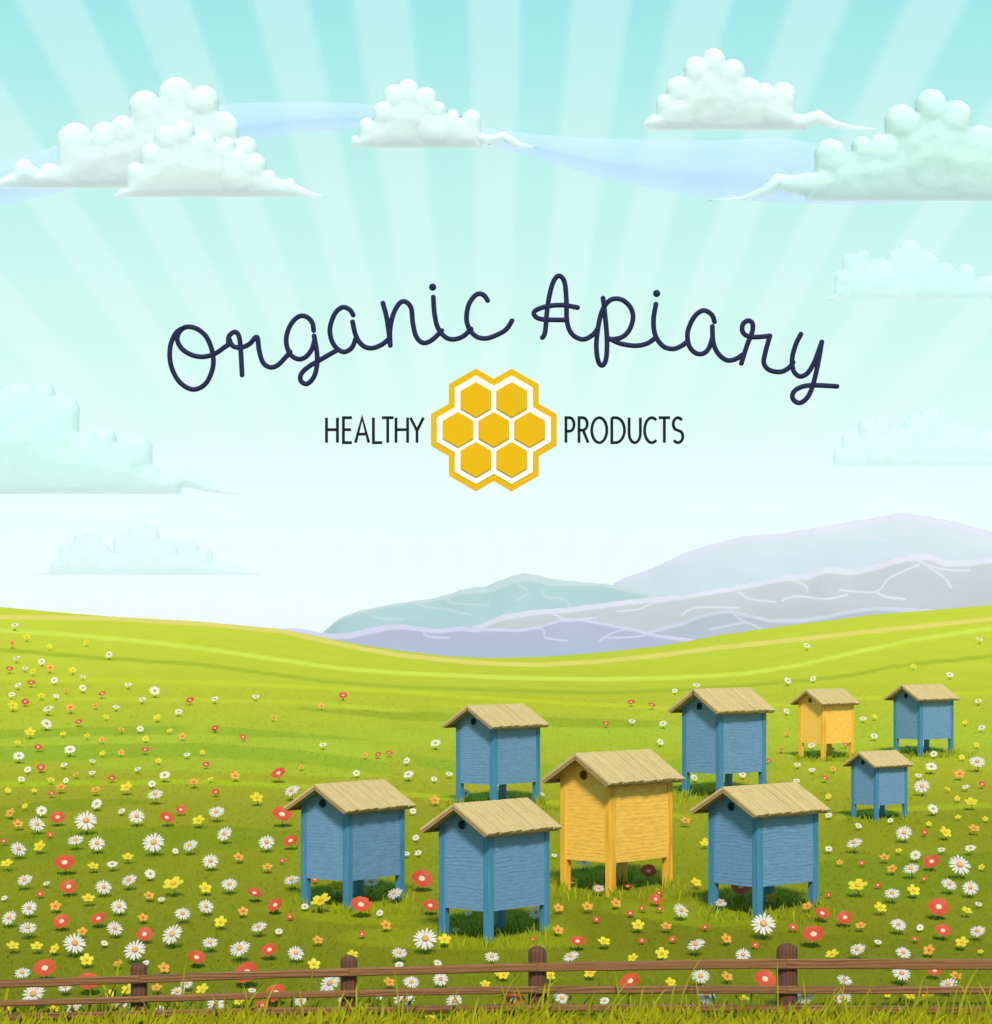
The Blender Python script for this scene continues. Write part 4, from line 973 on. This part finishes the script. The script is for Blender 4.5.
def emblem():
    c0 = (493.8, 429.8); root = empty('honeycomb_emblem', P(c0[0], 491, TD)); sc = TD/F; o0 = root.location
    cents = [(0, 0)]+[(35.8*math.cos(R(60*k)), 31.0/31.0*35.8*math.sin(R(60*k))*.965) for k in range(6)]
    def hexd(dx, dy, cx_, cy_, ap):      # exit distance of the ray from the middle through one hexagon (pointed top)
        best = None; lo, hi = -1e9, 1e9
        for k in range(6):
            nx, ny = math.cos(R(60*k)), math.sin(R(60*k)); den = dx*nx+dy*ny; num = ap-((0-cx_)*nx+(0-cy_)*ny)
            if abs(den) < 1e-9:
                if num < 0: return 0
                continue
            t = num/den
            if den > 0: hi = min(hi, t)
            else: lo = max(lo, t)
        return hi if hi > max(lo, 0) else 0
    def layer(name, ap, y0, y1, mat):
        bm = bmesh.new(); n = 720; f = []; b = []
        for k in range(n):
            a = 2*math.pi*k/n; dx, dy = math.cos(a), math.sin(a); r = max(hexd(dx, dy, cx_, cy_, ap) for cx_, cy_ in cents)
            q = P(c0[0]+dx*r, c0[1]+dy*r, TD)-o0
            f.append(bm.verts.new(q+Vector((0, y0, 0)))); b.append(bm.verts.new(q+Vector((0, y1, 0))))
        cf = bm.verts.new(P(c0[0], c0[1], TD)-o0+Vector((0, y0, 0)))
        for k in range(n):
            j = (k+1) % n; bm.faces.new((cf, f[j], f[k])); bm.faces.new((f[k], f[j], b[j], b[k]))
        bm.faces.new(b); bmesh.ops.recalc_face_normals(bm, faces=bm.faces); link_bm(name, bm, mat, root)
    layer('border', 27.1, 0, .20, HONEY); layer('backing', 21.0, -.03, -.001, PALE)
    for cx_, cy_ in cents:
        bm = bmesh.new(); f = []; b = []; g = []
        for k in range(6):
            a = R(60*k+30); q = P(c0[0]+cx_+17.9*math.cos(a), c0[1]+cy_+17.9*math.sin(a), TD)-o0; q2 = P(c0[0]+cx_+17.3*math.cos(a), c0[1]+cy_+17.3*math.sin(a), TD)-o0
            f.append(bm.verts.new(q2+Vector((0, -.10, 0)))); g.append(bm.verts.new(q+Vector((0, -.08, 0)))); b.append(bm.verts.new(q+Vector((0, -.032, 0))))
        bm.faces.new(f); bm.faces.new(b[::-1])
        for k in range(6):
            j = (k+1) % 6; bm.faces.new((f[k], g[k], g[j], f[j])); bm.faces.new((g[k], b[k], b[j], g[j]))
        bmesh.ops.recalc_face_normals(bm, faces=bm.faces); link_bm('cell', bm, HONEY, root)
    tag(root, 'yellow honeycomb emblem of seven hexagon cells hanging in the middle of the sky', 'emblem')
emblem()

# ================================================================== AIR
def haze():
    m = bpy.data.materials.new('thin_haze'); m.use_nodes = True; nt = m.node_tree; nt.nodes.clear()
    out = N(nt, 'ShaderNodeOutputMaterial'); v = N(nt, 'ShaderNodeVolumePrincipled')
    v.inputs['Color'].default_value = (1, 1, 1, 1); v.inputs['Density'].default_value = HAZE; v.inputs['Anisotropy'].default_value = 0
    nt.links.new(v.outputs[0], out.inputs['Volume'])
    bm = bmesh.new(); box(bm, (0, 1225, 45.5), (6900, 2650, 113))
    tag(link_bm('haze', bm, m), kind='stuff')
HAZE = .00013
haze()

# ================================================================== SKY AND LIGHT
EXPO = 1.0
SUN_AZ, SUN_EL = R(177), R(43)          # azimuth from +Y clockwise (to the right, a little towards the camera)
def world():
    w = bpy.data.worlds.new('World'); S.world = w; w.use_nodes = True; nt = w.node_tree; nt.nodes.clear()
    out = N(nt, 'ShaderNodeOutputWorld'); bg = N(nt, 'ShaderNodeBackground'); nt.links.new(bg.outputs[0], out.inputs[0])
    sky = N(nt, 'ShaderNodeTexSky', sky_type='NISHITA'); sky.sun_disc = False; sky.sun_elevation = SUN_EL; sky.sun_rotation = SUN_AZ
    sky.altitude = 0; sky.air_density = 1.0; sky.dust_density = .6
    tc = N(nt, 'ShaderNodeTexCoord'); sep = N(nt, 'ShaderNodeSeparateXYZ'); nt.links.new(tc.outputs['Generated'], sep.inputs[0])
    def mth(op, a, b=None, c=None):
        n = N(nt, 'ShaderNodeMath', operation=op)
        for i, v in enumerate((a, b, c)):
            if v is None: continue
            if isinstance(v, bpy.types.NodeSocket): nt.links.new(v, n.inputs[i])
            else: n.inputs[i].default_value = v
        return n.outputs[0]
    X, Y, Z = sep.outputs
    # gradient over elevation (sin of elevation)
    g = mth('MULTIPLY_ADD', Z, 2.0, .2)             # z=-.1 ->0, z=.4 -> 1
    def zy(py): t = (HY-py)/F; return t/math.sqrt(1+t*t)*2.0+.2
    grad = ramp(nt, g, [(0, tuple(lin((246,255,255))*1.06)), (zy(600), tuple(lin((246,255,255))*1.06)), (zy(500), tuple(lin((238,255,254))*1.06)), (zy(420), tuple(lin((220,252,245))*1.02)),
                        (zy(300), tuple(lin((204,249,237)))), (zy(180), tuple(lin((190,242,236)))), (zy(60), tuple(lin((166,234,232)))), (zy(-20), tuple(lin((152,228,230)))), (1.0, tuple(lin((120,200,220))))])
    # sunbeams fanning out from a point low behind the hills
    RC = RAY_Y
    zz = mth('MULTIPLY_ADD', Y, (RC-HY)/F, Z)
    ang = mth('ARCTAN2', X, zz)
    sw = .0022
    def beams(src, rays):
        cr = N(nt, 'ShaderNodeValToRGB'); e = cr.color_ramp.elements
        nt.links.new(mth('MULTIPLY', src, 1/1.6), cr.inputs[0]); st = []
        for a, b in rays:
            pa, pb = math.atan(a)/1.6, math.atan(b)/1.6
            st += [(pa-sw, 0), (pa+sw, 1), (pb-sw, 1), (pb+sw, 0)]
        e[0].position = st[0][0]; e[0].color = (0, 0, 0, 1); e[1].position = st[1][0]; e[1].color = (1, 1, 1, 1)
        for p, v in st[2:]:
            k = e.new(p); k.color = (v, v, v, 1)
        return cr.outputs[0]
    right = beams(ang, [(.003, .029), (.089, .159), (.209, .278), (.346, .416), (.484, .556), (.66, .74), (.86, .95)])
    left = beams(mth('MULTIPLY', ang, -1.0), [(.003, .033), (.102, .170), (.221, .287), (.361, .433), (.487, .565), (.644, .725), (.856, .963)])
    mid = mth('LESS_THAN', mth('ABSOLUTE', ang), .008)
    beam = mth('MAXIMUM', mth('MAXIMUM', right, left), mid)
    fade = ramp(nt, g, [(0, (0,)*3), (zy(600), (0,)*3), (zy(500), (.7,)*3), (zy(380), (1.0,)*3), (zy(180), (1.0,)*3), (zy(0), (1.0,)*3), (.8, (0,)*3)])
    f = mth('MULTIPLY', beam, mth('MULTIPLY', fade, .29))
    front = mth('GREATER_THAN', Y, 0.0); f = mth('MULTIPLY', f, front)
    c = mixrgb(nt, grad, tuple(lin((238,255,252))), f)
    c = mixrgb(nt, c, (.5,)*3, 1.0, 'MULTIPLY')         # the view's exposure doubles it again
    sc = N(nt, 'ShaderNodeMix', data_type='RGBA', blend_type='ADD'); sc.inputs[0].default_value = .0025
    nt.links.new(c, sc.inputs[6]); nt.links.new(sky.outputs[0], sc.inputs[7])
    nt.links.new(sc.outputs[2], bg.inputs[0]); bg.inputs[1].default_value = 1.0
RAY_Y = 850.0
world()
sun = bpy.data.lights.new('Sun', 'SUN'); sun.energy = 2.4; sun.angle = R(8); sun.color = (1, .965, .90)
so = bpy.data.objects.new('Sun', sun); COL.objects.link(so)
sd = Vector((math.sin(SUN_AZ)*math.cos(SUN_EL), math.cos(SUN_AZ)*math.cos(SUN_EL), math.sin(SUN_EL)))
so.rotation_euler = sd.to_track_quat('Z', 'Y').to_euler()

cam = bpy.data.cameras.new('Camera'); co_ = bpy.data.objects.new('Camera', cam); COL.objects.link(co_)
cam.sensor_fit = 'VERTICAL'; cam.sensor_height = 24; cam.lens = 24*F/1024; cam.shift_y = (HY-512)/1024
cam.clip_start = .1; cam.clip_end = 60000
co_.location = (0, 0, CAMZ); co_.rotation_euler = (R(90), 0, 0); S.camera = co_
S.render.engine = 'CYCLES'
S.view_settings.view_transform = 'Standard'; S.view_settings.look = 'None'; S.view_settings.exposure = EXPO; S.view_settings.gamma = 1
